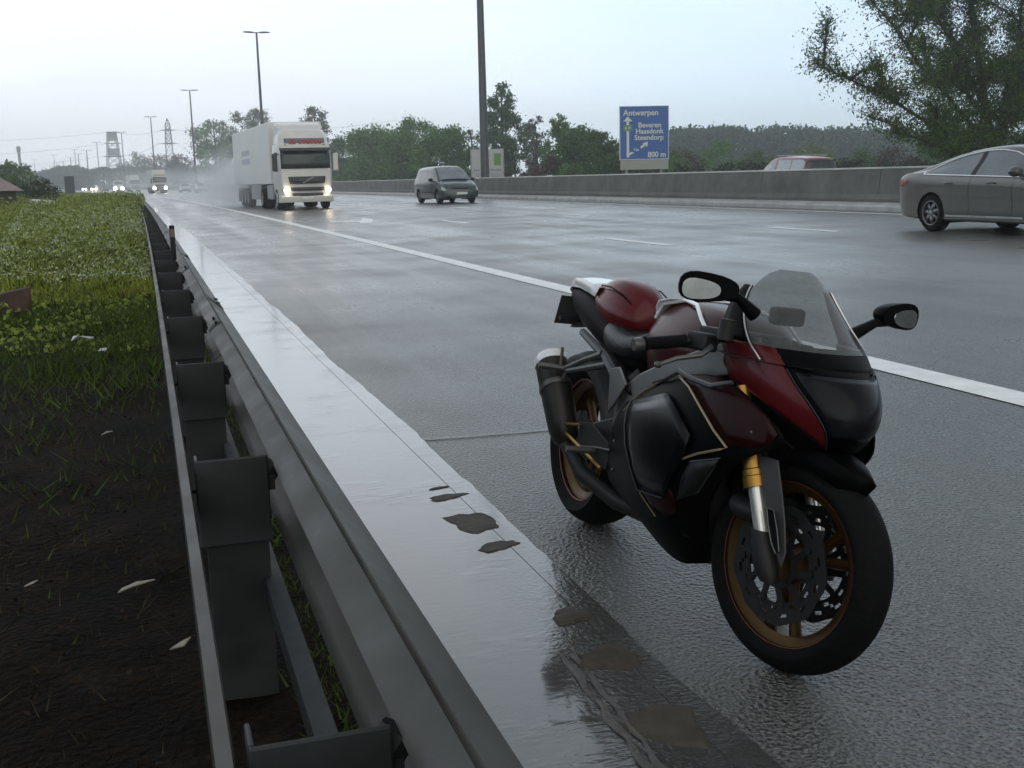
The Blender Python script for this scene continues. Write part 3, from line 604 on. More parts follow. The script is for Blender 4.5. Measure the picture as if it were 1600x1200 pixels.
def mass(name,pts,H,depth,lm,n,ls,label,cat):
    # a far wood: many leaf clumps over a ridge line; pts = list of (x, y, top)
    C=[]; k=len(pts)
    for _ in range(n//30):
        s=rnd.random()*(k-1); i=int(s); f_=s-i; a,b=pts[i],pts[i+1]
        x=a[0]+(b[0]-a[0])*f_; y=a[1]+(b[1]-a[1])*f_; top=a[2]+(b[2]-a[2])*f_+.5*math.sin(x*.9)*H*.06+rnd.gauss(0,.02)*H
        z=top*rnd.random()**.55; dd=rnd.uniform(0,depth); rr=H*.10
        C.append(np.array([x,y+dd,z])+rng.normal(size=(30,3))*np.array([rr*1.1,rr,rr*.55]))
    C=np.concatenate(C); C=C[C[:,2]>0]
    return tag(quads(name,C,ls*rng.uniform(.6,1.5,len(C)),lm,aspect=.8),label,cat,kind='stuff')
mass('woodland',[(116,268,7.5),(122.2,260,9.8),(129.1,260,11.1),(141.4,260,11.5),(168.9,260,11.3),(192,260,10.4),(228.9,260,9.3),(300,262,9)],11,14,[leafmat('leaf_far_wood',(.040,.095,.043))],72000,.95,'dense dark wood on the skyline between the blue sign and the big tree','wood')
mass('far_treeline',[(-480,560,9),(-400,600,11),(-300,620,9),(-220,640,10),(-150,640,9),(-66.7,620,9.6),(-55.2,620,8.6),(-45,620,9.4),(-40,620,11.8),(-32,620,11.4),(-28.3,620,10),(-9.9,620,11.2),(8.7,620,10.8),(24.5,620,10.4),(60,625,11)],11,24,[leafmat('leaf_far_line',(.032,.042,.032))],44000,1.3,'long dark tree line under the square lattice tower on the horizon','wood')
mass('far_hedge',[(36,235,3.0),(37,200,2.6),(38.5,160,2.4),(40,120,1.9),(44,92,1.7),(60,86,1.9),(90,80,2.4)],3,3,[leafmat('leaf_hedge',(.035,.042,.022))],16000,.3,'low unbroken scrub running along behind the median barrier','scrub')

# grass and weeds on the verge: blades as small triangles
def blades(name,n,yfun,hfun,mats,label,x0f,x1f,wk=.012,mi=None,lean=.5,zlow=-.02):
    V=np.zeros((n,3,3)); y=yfun(rng.random(n)); x=x0f(y)+(x1f(y)-x0f(y))*rng.random(n); h=hfun(y)*rng.uniform(.45,1.3,n)*np.clip(.85+.45*np.sin(x*2.3+y*.7)*np.sin(y*1.1-x*1.7+1)+.3*np.sin(x*6.1-y*2.9),.3,1.7); a=rng.uniform(0,2*np.pi,n)
    w=h*.07+wk*np.clip(y/14,.5,6)*.5
    V[:,0]=np.stack([x-np.cos(a)*w,y-np.sin(a)*w,np.full(n,zlow)],1); V[:,1]=np.stack([x+np.cos(a)*w,y+np.sin(a)*w,np.full(n,zlow)],1)
    V[:,2]=np.stack([x+rng.normal(size=n)*h*lean,y+rng.normal(size=n)*h*lean,h],1)
    o=fastmesh(name,V.reshape(-1,3),np.arange(3*n).reshape(n,3),mats,mi=mi); return tag(o,label,'grass',kind='stuff')
G1=leafmat('grass_green',(.055,.085,.013),.3); G2=leafmat('grass_bright',(.27,.31,.035),.3,.6,.7)
left=lambda y:-.125*y-1.0; right=lambda y:.03-KC*y*y
blades('grass',30000,lambda u:7.6+21*u**.66,lambda y:.07+.006*np.clip(y-8,0,20),[G1],'dark short grass covering the near verge',left,right)
G3=leafmat('grass_yellow',(.27,.27,.055),.3)
blades('tall_grass',64000,lambda u:14+175*u**1.8,lambda y:.12+.0085*np.clip(y-14,0,45),[G2,G3,G1],'tall bright grass spreading along the verge towards the horizon',left,right,wk=.014,mi=rng.choice(3,64000,p=[.5,.3,.2]))
blades('sparse_grass',3200,lambda u:3.0+9*u**.45,lambda y:.035+.006*np.clip(y-4,0,6),[G1],'sparse short grass tufts in the dark soil',lambda y:-.19*y-.5,right,lean=.9)
blades('rail_weeds',1500,lambda u:.8+10*u,lambda y:.045+0*y,[G1],'small green weeds growing under the guard rail',lambda y:.26+0*y,lambda y:.40+0*y,lean=.8,wk=.006)
# broad weed leaves with white flower heads among them
nW=30000; y=9.6+83*rng.random(nW)**1.05; x=left(y)*rng.random(nW)**1.2*.92-.05; z=(.08+.52*rng.random(nW)**1.4)*np.clip((y-8.6)/14,.1,1.1)*np.clip(.8+.5*np.sin(x*1.9+y*.45)+.35*np.sin(x*4.7-y*1.3),.25,1.5)
tag(quads('weed_leaves',np.stack([x,y,z],1),(.028+.0016*y)*rng.uniform(.6,1.5,nW),[leafmat('weed_leaf',(.19,.235,.045),.3,.62,.8)],aspect=.8),'broad green weed leaves standing among the verge grass','weeds',kind='stuff')
nF=1900; y=15+75*rng.random(nF)**1.3; x=np.maximum(left(y)*.62,left(y)*rng.random(nF)**1.6*.7)-.06; z=(.36+.2*rng.random(nF))*np.clip((y-9)/14,.4,1.05)
k=7; CC=np.repeat(np.stack([x,y,z],1),k,0)+rng.normal(size=(nF*k,3))*np.array([.05,.05,.012])
tag(quads('white_flowers',CC,(.013+.0009*CC[:,1])*rng.uniform(.7,1.4,len(CC)),[mat('umbel_white',(.36,.41,.25),.8,var=.3,island=.3)]),'clusters of small white flower heads among the weeds','flowers',kind='stuff')
nS=900; y=17+75*rng.random(nS)**1.4; x=left(y)*rng.random(nS)**1.3*.9-.05; hs=(.35+.5*rng.random(nS)**2)*np.clip((y-10)/14,.5,1.1)
k=16; tt=np.tile(np.linspace(.25,1,k),nS); CC=np.stack([np.repeat(x,k),np.repeat(y,k),np.repeat(hs,k)*tt],1)+rng.normal(size=(nS*k,3))*np.array([.06,.06,.02])*(1.15-.7*tt)[:,None]
tag(quads('tall_weeds',CC,(.030+.0011*CC[:,1])*rng.uniform(.5,1.4,len(CC)),[leafmat('tall_weed_leaf',(.23,.27,.08),.35,.5,.9)],aspect=.5),'tall straggly weed stems standing above the verge grass','weeds',kind='stuff')
blades('dead_stems',4200,lambda u:1.4+11*u**.7,lambda y:.03+0*y,[mat('dead_grass',(.030,.020,.010),.8,var=.5,island=.5,spec=.1),mat('dead_grass_pale',(.075,.058,.032),.8,var=.4,island=.5,spec=.1)],'short dead grass stems lying flat over the dark soil',lambda y:-.19*y-.5,right,lean=2.2,wk=.004,mi=rng.choice(2,4200,p=[.8,.2]))
# dead leaves and twigs on the soil
nD=1100; y=1.5+9*rng.random(nD)**.8; x=(-.19*y-.5)+(.0-(-.19*y-.5))*rng.random(nD)
tag(quads('leaf_litter',np.stack([x,y,.012+.018*rng.random(nD)],1),.018*rng.uniform(.4,1.6,nD),[mat('dead_leaf',(.020,.012,.007),.8,var=.5,island=.6,spec=.1)],aspect=.7),'dead brown leaves and twigs strewn over the dark soil','litter',kind='stuff')

# litter and scraps on the verge
def scrap(X,Y,pts,lab,m,z=.03):
    mb=MB(); mb.plate(pts,.004); o=mb.build('litter_scrap',m,smooth=False); o.location=(X,Y,z); o.rotation_euler=(rnd.uniform(-.2,.2),rnd.uniform(-.3,.3),rnd.uniform(-.3,.3))
    tag(o,lab,'litter','pale scraps of litter on the soil')
M_pap=mat('wet_paper',(.50,.52,.54),.6,var=.3,vscale=30); M_pap2=mat('dirty_paper',(.30,.27,.22),.7,var=.3,vscale=30)
scrap(-.572,9.81,[(-.08,.03,.02),(-.02,.0,.05),(.07,-.03,.0),(.09,-.05,.01),(.02,.02,.03),(-.05,.05,.05)],'crumpled white scrap at the edge of the dark grass, largest of the litter',M_pap,.08)
scrap(-.405,9.22,[(-.03,0,0),(.03,-.01,.02),(.035,.02,.03),(-.01,.02,.02)],'small white scrap just right of the larger crumpled one',M_pap,.06)
scrap(-.284,6.23,[(-.03,-.01,0),(.0,-.015,.004),(.03,0,.0),(.0,.015,.008)],'small pale oval scrap on bare soil beside the rear rail',M_pap2)
scrap(-.121,3.72,[(-.06,-.012,0),(-.01,-.008,.006),(.06,.012,.002),(.0,.012,.01),(-.05,.004,.004)],'long thin whitish scrap lying on the dark soil nearest the rail',M_pap2)
scrap(.0,3.17,[(-.03,-.01,0),(.01,-.012,.004),(.03,.012,.012),(.0,.01,.004)],'tiny bluish scrap at the foot of the rear rail',M_pap2)
scrap(-.45,3.87,[(-.02,-.01,0),(.01,-.012,.004),(.02,.012,.006),(.0,.01,.004)],'tiny pale scrap alone far left on the soil',M_pap2)
o=MB()
rows=[]
for i in range(9):
    k=i/8; yy=.02*math.sin(k*7); rows.append([(-.55+.95*k,yy,-.06),(-.55+.95*k,yy+.02,.03+.05*k),(-.55+.95*k,yy+.01+.03*math.sin(k*9),.10+.17*k**1.6+.012*math.sin(k*11)),(-.55+.95*k,yy+.07,.115+.17*k**1.6+.012*math.sin(k*11))])
o.grid(rows); bk=o.build('bark_sheet',mat('rusty_curled_sheet',(.055,.028,.018),.7,var=.6,vscale=9,bump=.5,bscale=30),solid=.012); bk.location=(-1.62,12.95,.02)
tag(bk,'curled rusty brown sheet sticking up from the grass at the left edge','scrap')
o=MB().loft([[(-.6,-.2,.0),(.9,-.3,.0),(1.0,.3,.0),(-.5,.35,.0)],[(-.6,-.2,.43),(.5,-.3,.42),(1.0,.3,.38),(-.5,.35,.52)]]).build('plastic_sheet',mat('white_sheeting',(.62,.65,.68),.4),smooth=False); o.location=(-5.25,66,.28)
tag(o,'pale white sheet lying in front of the shed and shrub','sheet')
sh=thing('shed','small brown shed with a pale reddish sloping roof at the left edge','shed',(-8.0,66,0),.1)
M_shw=mat('shed_boards',(.045,.033,.03),.8,var=.4,vscale=4)
MB().box(-3.2,1.55,-2,2,0,1.35).build('wall',M_shw,sh,smooth=False)
mb=MB(); mb.loft([[(-3.5,-2.4,1.30),(1.95,-2.4,1.25),(1.95,2.4,1.25),(-3.5,2.4,1.3)],[(-3.5,-.1,2.9),(-.35,-.1,2.75),(-.35,.1,2.75),(-3.5,.1,2.9)]]); mb.build('roof',mat('shed_roof_tiles',(.26,.19,.19),.6,var=.25,vscale=3,bump=.5,bscale=8),sh,smooth=False)
MB().box(-3.6,1.2,-3.4,-2.9,0,.95).build('low_stack',mat('dark_stack',(.03,.025,.022),.8),sh,smooth=False,bevel=.05)
cb=thing('roadside_cabinet','dark green boxy cabinet standing left of the oncoming headlights','cabinet',(-9.65,170,0))
MB().box(-.62,.62,-.3,.3,.5,2.85).build('box',mat('cabinet_green',(.022,.035,.038),.5),cb,smooth=False,bevel=.03)
MB().box(-.68,.68,-.34,.34,2.85,2.95).build('lid',mat('cabinet_green',(.022,.035,.038),.5),cb,smooth=False)
for s in(-1,1): MB().box(s*.5-.04,s*.5+.04,-.04,.04,0,.5).build('leg',M_pole,cb,smooth=False)

# ------------------------------------------------------------------ signs
def text(s,parent,size,x,z,y,m,align='LEFT',name='lettering',bold=.0):
    cu=bpy.data.curves.new(name,'FONT'); cu.body=s; cu.size=size; cu.align_x=align; cu.extrude=.008; cu.offset=bold; cu.materials.append(m)
    o=bpy.data.objects.new('tmp',cu); COL.objects.link(o); dg=bpy.context.evaluated_depsgraph_get(); me=bpy.data.meshes.new_from_object(o.evaluated_get(dg))
    bpy.data.objects.remove(o); r=bpy.data.objects.new(name,me); COL.objects.link(r); r.parent=parent; r.location=(x,y,z); r.rotation_euler=(math.pi/2,0,0); return r
M_blue=mat('sign_blue',(.028,.105,.36),.45,var=.12); M_sw=mat('sign_white',(.62,.66,.62),.45,var=.1); M_sback=mat('sign_frame_grey',(.28,.29,.30),.5,metal=.4)
M_sgreen=mat('sign_green',(.10,.26,.11),.5)
sg=thing('direction_sign','large blue motorway direction sign with white names and arrows','sign',(40.35,90,.2),math.radians(-9))
w,zb,zt=2.08,2.33,6.63
MB().box(-w,w,-.04,.04,zb,zt).build('panel',M_blue,sg,smooth=False)
mb=MB()
for a in ((-w-.05,w+.05,zt,zt+.05),(-w-.05,w+.05,zb-.05,zb),(-w-.05,-w,zb,zt),(w,w+.05,zb,zt)): mb.box(a[0],a[1],-.055,.055,a[2],a[3])
mb.build('frame',M_sw,sg,smooth=False)
MB().box(-w+.0,w,-.045,.03,1.45,2.25).build('lower_panel',mat('grey_plate',(.30,.32,.30),.5,var=.1),sg,smooth=False)
for x in (-1.5,1.5): MB().box(x-.09,x+.09,.06,.22,-.1,zt-.1).build('post',M_sback,sg,smooth=False)
F_=-.062
def flat(pts,m,name): 
    mb=MB(); mb.plate([(x,-.045,z) for x,z in pts],.016); return mb.build(name,m,sg,smooth=False)
text('Antwerpen',sg,.66,-w+.28,zt-.72,F_,M_sw,bold=.012)
text('Beveren',sg,.60,-w+1.55,zt-1.72,F_,M_sw,bold=.012); text('Haasdonk',sg,.60,-w+1.32,zt-2.22,F_,M_sw,bold=.012); text('Steendorp',sg,.60,-w+1.22,zt-2.74,F_,M_sw,bold=.012)
text('800 m',sg,.62,w-.22,zb+.14,F_,M_sw,'RIGHT',bold=.014)
ax=-w+.66
flat([(ax-.11,zb+.15),(ax+.11,zb+.15),(ax+.11,zt-1.22),(ax-.11,zt-1.22)],M_sw,'arrow_shaft')
flat([(ax-.40,zt-1.20),(ax+.40,zt-1.20),(ax,zt-.80)],M_sw,'arrow_head')
flat([(ax+.13,zb+.30),(ax+.72,zb+.62),(ax+.66,zb+.76),(ax+.13,zb+.52)],M_sw,'branch_shaft'); flat([(ax+1.12,zb+.84),(ax+1.5,zb+1.08),(ax+1.42,zb+1.24),(ax+1.06,zb+1.02)],M_sw,'branch_shaft')
flat([(ax+1.22,zb+1.26),(ax+1.68,zb+1.00),(ax+1.72,zb+1.42)],M_sw,'branch_head')
mb=MB(); mb.box(ax-.38,ax+.38,-.075,-.04,zt-2.0,zt-1.5); mb.build('route_patch',M_sgreen,sg,smooth=False); text('E 17',sg,.26,ax,zt-1.84,-.085,M_sw,'CENTER',bold=.005)
mb=MB(); mb.box(ax+.34,ax+1.04,-.075,-.04,zb+.56,zb+.98); mb.build('exit_patch',M_blue,sg,smooth=False); text('15a',sg,.34,ax+.69,zb+.66,-.085,M_sw,'CENTER',bold=.004)
bb=thing('notice_board','pale grey-white notice board with a green square behind the lamp post','sign',(36.9,125,.3),math.radians(-16))
M_bw=mat('board_pale',(.40,.42,.41),.6,var=.12); MB().box(-1.75,1.75,-.06,.06,.7,4.15).build('panel',M_bw,bb,smooth=False)
for x in (-1.8,1.8,.0): MB().box(x-.07,x+.07,-.09,.09,-.1,4.2).build('post',M_sback,bb,smooth=False)
MB().box(.75,1.52,-.075,-.062,2.35,3.65).build('green_square',mat('board_green',(.10,.22,.03),.5),bb,smooth=False)
mb=MB()
for i,x in enumerate((-1.45,-1.22,-1.0,-.72,-.5,.25,.5,.75,1.0,1.22,1.45)): mb.box(x-.08,x+.07,-.075,-.062,1.72,1.98-.05*(i%3))
for i in range(5): mb.box(-1.5+.05*i,-.4,-.075,-.062,1.45-.16*i,1.49-.16*i); mb.box(.3,1.5-.1*(i%2),-.075,-.062,1.45-.16*i,1.49-.16*i)
mb.build('lettering',mat('board_print',(.14,.16,.24),.6),bb,smooth=False)
bs=thing('small_blue_sign','small plain blue sign low beside the truck cab','sign',(35.6,226,.3),-.1)
MB().box(-1.3,1.3,-.05,.05,1.6,4.4).build('panel',mat('sign_blue_dull',(.03,.06,.16),.5,var=.1),bs,smooth=False)
for x in (-.8,.8): MB().box(x-.06,x+.06,.055,.15,-.1,4.2).build('post',M_sback,bs,smooth=False)

# ------------------------------------------------------------------ vehicles
def paint(name,col,metal=.3): return mat(name,col,.32,metal=metal,var=.06,coat=.7)
def wheel(parent,x,y,r,w,rimm,side,hub=5,detail=True):
    s=side
    t=MB().lathe([(r*.66,-w*.5),(r*.90,-w*.5),(r*.985,-w*.36),(r,-w*.15),(r,w*.15),(r*.985,w*.36),(r*.90,w*.5),(r*.66,w*.5)],(x,y,r),n=32).build('wheel',M_rubber,parent,ang=50)
    mb=MB(); yo=y+s*w*.40
    mb.lathe([(r*.67,s*.10*w),(r*.62,s*.06*w),(r*.60,-s*.3*w)],(x,yo,r),n=32)
    for k in range(hub):
        a=2*math.pi*k/hub+.3; d=Vector((math.cos(a),0,math.sin(a))); q=Vector((-math.sin(a),0,math.cos(a))); c=Vector((x,yo,r))
        mb.add([c+d*r*.08+q*r*.12+Vector((0,s*.05*w,0)),c+d*r*.63+q*r*.09,c+d*r*.63-q*r*.09,c+d*r*.08-q*r*.12+Vector((0,s*.05*w,0))],[(0,1,2,3)])
    mb.lathe([(0,s*.08*w),(r*.15,s*.07*w),(r*.18,-s*.1*w)],(x,yo,r),n=16)
    mb.build('rim',rimm,t,solid=.012 if detail else 0)
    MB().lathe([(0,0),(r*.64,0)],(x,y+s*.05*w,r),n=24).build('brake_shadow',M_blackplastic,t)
    return t
def car_body(t,st,mp,wheels,r,name='body',cut=True,nu=12,nv=6):
    C=[]
    for x,zb,zs,zr_,wb,ws,wr in st:
        dz=zs-zb; wm=max(wb,ws)+.01
        C.append([(x,0,zb),(x,wb*.88,zb),(x,wb,zb+.14*dz),(x,wm,zb+.58*dz),(x,ws,zs),(x,ws*.42+wr*.58,zs+.55*(zr_-zs)),(x,wr,zr_-.06*(zr_-zs)),(x,wr*.6,zr_+.012),(x,0,zr_+.03)])
    sf=Surf(C); U=[i/nu for i in range((len(st)-1)*nu+1)]; V=[j/nv for j in range(8*nv+1)]
    half=sf.sample(U,V); rows=[]
    for h_ in half: rows.append(h_+[(p[0],-p[1],p[2]) for p in h_[-2:0:-1]])
    mb=MB(); mb.loft(rows); b=mb.build(name,[mp,M_blackplastic],t,ang=50)
    if cut:
        bm=bmesh.new(); bm.from_mesh(b.data); ra=r*1.13
        for x,y in wheels:
            sg_=1 if y>0 else -1; ins=lambda c: (c.x-x)**2+(c.z-r)**2<ra*ra and c.y*sg_>.42
            dl=[f for f in bm.faces if ins(f.calc_center_median())]
            bmesh.ops.delete(bm,geom=dl,context='FACES')
            for v in [v for v in bm.verts if v.is_boundary and v.co.y*sg_>.5 and (v.co.x-x)**2+(v.co.z-r)**2<(1.5*ra)**2]:
                d=Vector((v.co.x-x,0,v.co.z-r)); d=d.normalized()*ra; v.co.x=x+d.x; v.co.z=r+d.z
        bm.to_mesh(b.data); bm.free()
        for x,y in wheels:
            sg_=1 if y>0 else -1; rows=[]
            for i in range(21):
                a=math.radians(-25+230*i/20); rows.append([(x+(ra+.01)*math.cos(a),sg_*w_,r+(ra+.01)*math.sin(a)) for w_ in (.40,.60,abs(y)+.06)])
            MB().grid(rows).build('wheel_arch',M_blackplastic,t,solid=.01)
    return b,sf,half
def side_y(half,x,z):
    # half width of the body at (x, z)
    A=np.array(half); xs=A[:,0,0]; i=int(np.clip(np.searchsorted(xs,x),1,len(xs)-1)); f=(x-xs[i-1])/(xs[i]-xs[i-1]+1e-9)
    r=A[i-1]*(1-f)+A[i]*f; k0=len(r)*3//10; zz=r[k0:,2]; yy=r[k0:,1]
    return float(np.interp(z,zz,yy))
def side_patch(half,xs,lo,hi,s,off=.004,n=6):
    rows=[]
    for x in xs:
        a,b=lo(x),hi(x); rows.append([(x,s*(side_y(half,x,a+(b-a)*k/n)+off),a+(b-a)*k/n) for k in range(n+1)])
    return MB().grid(rows)
def lin(pts): 
    X=[p[0] for p in pts]; Z=[p[1] for p in pts]; return lambda x: float(np.interp(x,X,Z))
def top_patch(sf,u0,u1,v0,v1,off=.004,nu=8,nv=8):
    rows=[]
    for i in range(nu+1):
        u=u0+(u1-u0)*i/nu; r=[]
        for j in range(-nv,nv+1):
            v=v1-(v1-v0)*abs(j)/nv; p=sf.at(u,v); d=sf.at(u+.05,v)-sf.at(u-.05,v); e=sf.at(u,max(0,v-.05))-sf.at(u,min(8,v+.05)); n=np.cross(d,e); n/=np.linalg.norm(n)+1e-9
            if n[2]<0: n=-n
            p=p+n*off; r.append((p[0],p[1]*(1 if j>=0 else -1),p[2]))
        rows.append(r)
    return MB().grid(rows)
def mirrors(t,x,y,z,m,sc=1):
    for s in (-1,1):
        mb=MB(); mb.loft([[(x+dx,s*(y+.10*sc+.10*sc*math.cos(a)*k),z+.05*sc+.075*sc*math.sin(a)*k) for a in [2*math.pi*j/10 for j in range(10)]] for dx,k in ((.08*sc,.45),(.05*sc,.85),(-.02*sc,1),(-.06*sc,.9))])
        mb.tube([(x,s*(y-.06),z-.03),(x,s*(y+.05),z+.02)],.025,6); mb.build('mirror',m,t)

# silver sedan, driving past on the right
pS=paint('silver_paint',(.11,.10,.088),.75)
p=Vector((14.42,16.15,.135)); seda=thing('sedan','silver grey sedan passing at the right edge of the photo, cut off by the frame','car',p,-math.pi/2+rang(16)); 
st=[(-2.50,.42,.78,.80,.66,.70,.56),(-2.44,.32,.92,.96,.80,.82,.66),(-2.25,.25,1.00,1.05,.87,.87,.70),(-1.95,.22,1.01,1.11,.90,.90,.72),(-1.5,.2,.99,1.24,.91,.91,.67),(-1.0,.2,.975,1.38,.92,.92,.61),(-.4,.2,.96,1.46,.92,.92,.58),(.2,.2,.95,1.475,.92,.92,.58),(.65,.2,.93,1.40,.92,.92,.60),(1.05,.2,.92,1.20,.92,.91,.66),(1.4,.2,.89,1.0,.92,.90,.72),(1.95,.2,.82,.90,.91,.87,.70),(2.3,.25,.70,.76,.86,.81,.62),(2.48,.35,.55,.58,.68,.64,.5)]
WH=[(-1.43,.80),(-1.43,-.80),(1.46,.80),(1.46,-.80)]
b,sf,half=car_body(seda,st,pS,WH,.335)
lo=lin([(-1.62,1.035),(.2,.985),(1.0,.965)]); hi=lin([(-1.62,1.05),(-1.45,1.13),(-1.15,1.24),(-.8,1.325),(-.35,1.385),(.05,1.39),(.4,1.345),(.7,1.25),(.95,1.10),(1.0,1.0)])
M_sglass=mat('car_side_glass',(.10,.12,.13),.08,var=.35,vscale=1.2,spec=.9)
for s in (-1,1):
    side_patch(half,[-1.62+2.62*i/24 for i in range(25)],lo,hi,s).build('side_window',M_sglass,seda)
    mb=MB()
    xs=[-1.66+2.68*i/40 for i in range(41)]
    ring=[(x,s*(side_y(half,x,hi(x)+.02)+.008),hi(x)+.02) for x in xs]+[(x,s*(side_y(half,x,lo(x)-.012)+.010),lo(x)-.012) for x in reversed(xs)]
    mb.tube(ring+[ring[0]],.014,6,cap=False); mb.build('chrome_strip',mat('bright_trim',(.75,.76,.78),.15,metal=.9,var=.05),seda)
    side_patch(half,[-.42+.11*i/4 for i in range(5)],lambda x:lo(x),lambda x:hi(x),s,.007).build('door_pillar',M_blackplastic,seda)
    for x in (-.95,.12):
        mb=MB(); yy=side_y(half,x,.86); mb.tube([(x-.11,s*yy,.865),(x-.06,s*(yy+.03),.87),(x+.06,s*(yy+.03),.87),(x+.11,s*yy,.865)],.014,6); mb.build('door_handle',pS,seda)
    mb=MB(); xs=[-1.0+1.9*i/12 for i in range(13)]; mb.grid([[(x,s*(side_y(half,x,.30)+.006),.285),(x,s*(side_y(half,x,.33)+.012),.32)] for x in xs]); mb.build('sill_strip',mat('sill_trim',(.45,.45,.44),.3,metal=.5),seda)
    for x0 in (-.42,.62):
        mb=MB(); mb.grid([[(x0+.02*math.sin(k)+dx,s*(side_y(half,x0,.36+.6*k/8)+.003),.36+.6*k/8) for dx in (-.004,.004)] for k in range(9)]); mb.build('door_gap',M_blackplastic,seda)
    mb=side_patch(half,[-2.46+.30*i/6 for i in range(7)],lin([(-2.46,.80),(-2.16,.86)]),lin([(-2.46,.93),(-2.16,.95)]),s,.006); mb.build('tail_light',mat('tail_lamp_red',(.30,.02,.02),.15,coat=.5),seda)
for x,y in WH: wheel(seda,x,y,.335,.235,mat('alloy_rim',(.17,.17,.175),.3,metal=.8),1 if y>0 else -1,7)
mirrors(seda,.78,.90,.99,mat('mirror_dark',(.05,.052,.05),.3,coat=.4),1.15)
top_patch(sf,8.1,9.7,6.1,8).build('windscreen',M_glassdark,seda); top_patch(sf,4.1,5.3,6.1,8).build('rear_window',M_glassdark,seda)
MB().box(-2.53,-2.50,-.26,.26,.58,.70).build('number_plate',M_sw,seda,smooth=False)

# dark green minivan coming towards the camera
pG=paint('dark_green_paint',(.022,.040,.040),.25)
def minivan(t,mp,lit=False):
    st=[(-2.40,.45,.85,.9,.70,.74,.62),(-2.36,.32,.98,1.45,.84,.87,.66),(-2.15,.26,1.02,1.68,.90,.91,.66),(-1.5,.22,1.02,1.73,.93,.94,.67),(-.6,.22,1.02,1.75,.94,.95,.68),(.2,.22,1.02,1.74,.94,.95,.68),(.55,.22,1.02,1.66,.94,.95,.68),(.95,.22,1.02,1.42,.94,.94,.72),(1.35,.22,1.01,1.15,.94,.93,.78),(1.55,.22,.98,1.04,.93,.91,.76),(2.0,.24,.86,.93,.92,.86,.68),(2.28,.28,.72,.78,.85,.79,.60),(2.42,.36,.58,.62,.68,.64,.48)]
    WH=[(-1.5,.80),(-1.5,-.80),(1.5,.80),(1.5,-.80)]
    b,sf,half=car_body(t,st,mp,WH,.33)
    hi=lin([(-2.25,1.50),(-2.0,1.60),(.3,1.60),(.75,1.42),(1.1,1.16)]); lo=lambda x:1.07
    for s in (-1,1):
        for a,c in ((-2.22,-1.32),(-1.26,-.22),(-.16,1.06)):
            side_patch(half,[a+(c-a)*i/8 for i in range(9)],lo,hi,s).build('side_window',M_glassdark,t)
        side_patch(half,[2.05+.3*i/4 for i in range(5)],lin([(2.05,.66),(2.35,.60)]),lin([(2.05,.82),(2.35,.70)]),s,.012).build('headlight',M_head if lit else mat('clear_headlamp',(.40,.46,.46),.15,coat=.6,var=.2),t)
        side_patch(half,[-1.1+2.2*i/8 for i in range(9)],lambda x:.50,lambda x:.56,s,.012).build('rub_strip',M_blackplastic,t)
    for x,y in WH: wheel(t,x,y,.33,.22,mat('grey_rim',(.22,.22,.22),.4,metal=.6),1 if y>0 else -1,5)
    top_patch(sf,5.95,8.35,6.25,8,.012).build('windscreen',mat('pale_windscreen',(.16,.18,.20),.06,var=.3,vscale=1.5,spec=1),t)
    mb=MB(); mb.tube([sf.at(8.42,v)*np.array([1,s_,1])+np.array([0,0,.02]) for s_ in (1,-1) for v in ((6.6,7.2,8) if s_>0 else (7.2,6.6))],.02,5); mb.build('wiper_cowl',M_blackplastic,t)
    mb=MB(); mb.grid([[(2.40-.10*abs(y_/.55)**2+.012,y_,z_) for z_ in (.60,.68,.74)] for y_ in [-.50+i*.1 for i in range(11)]]); mb.build('grille',M_blackplastic,t)
    mb=MB(); mb.loft([[(2.30-.55*(abs(y_)/.92)**3+dx,y_,z_) for dx,z_ in ((0,.26),(.15,.28),(.17,.40),(.14,.52),(0,.54))] for y_ in [-.92+.184*i for i in range(11)]]); mb.build('bumper',mp,t)
    MB().box(2.46,2.48,-.26,.26,.42,.53).build('number_plate',M_sw,t,smooth=False)
    mirrors(t,.98,.94,1.06,M_blackplastic,1.2)
    return t
minivan(thing('minivan','dark green minivan driving towards the camera along the middle lane','car',(14.10,55.1,.14),-math.pi/2+rang(55)+.05),pG)

# plain cars far off in the spray
def far_car(lab,X,Y,mp,lit,sc=1,z=.15,hr=.09,group=None):
    t=thing('car',lab,'car',(X,Y,z),-math.pi/2+rang(Y),group)
    st=[(-2.2,.4,.8,.85,.66,.70,.5),(-2.0,.25,.92,1.0,.84,.84,.62),(-1.5,.22,.92,1.3,.86,.86,.58),(-.4,.2,.9,1.44,.87,.87,.56),(.3,.2,.9,1.42,.87,.87,.57),(.9,.2,.88,1.05,.87,.85,.68),(1.5,.22,.80,.88,.86,.82,.64),(2.1,.35,.58,.62,.68,.64,.46)]
    WH=[(-1.3,.74),(-1.3,-.74),(1.3,.74),(1.3,-.74)]
    b,sf,half=car_body(t,st,mp,WH,.31,cut=False,nu=3,nv=2)
    top_patch(sf,4.1,5.0,6.0,8,.02).build('windscreen',M_glassdark,t)
    for s in (-1,1): 
        MB().lathe([(0,.03),(hr*.7,.02),(hr,0)],(2.06,s*.56,.62),axis='x',n=14).build('headlight',M_head if lit else M_glassdark,t)
    for x,y in WH: MB().lathe([(0,-.1),(.31,-.1),(.31,.1),(0,.1)],(x,y*1.06,.31),n=16).build('wheel',M_rubber,t)
    MB().box(2.0,2.16,-.5,.5,.32,.44).build('bumper',M_blackplastic,t,smooth=False)
    return t
pW=paint('pale_grey_paint',(.42,.43,.42),.2); pD=paint('dark_paint',(.02,.02,.022),.2)
far_car('pale silver car without lights, left and farther of the two far pale cars',6.9,212,pW,False,group='pale cars in the far lanes')
far_car('pale silver car without lights, right and nearer of the two far pale cars',8.5,186,pW,False,group='pale cars in the far lanes')
far_car('dark car between the oncoming headlights far off',-10.9,362,pD,False)
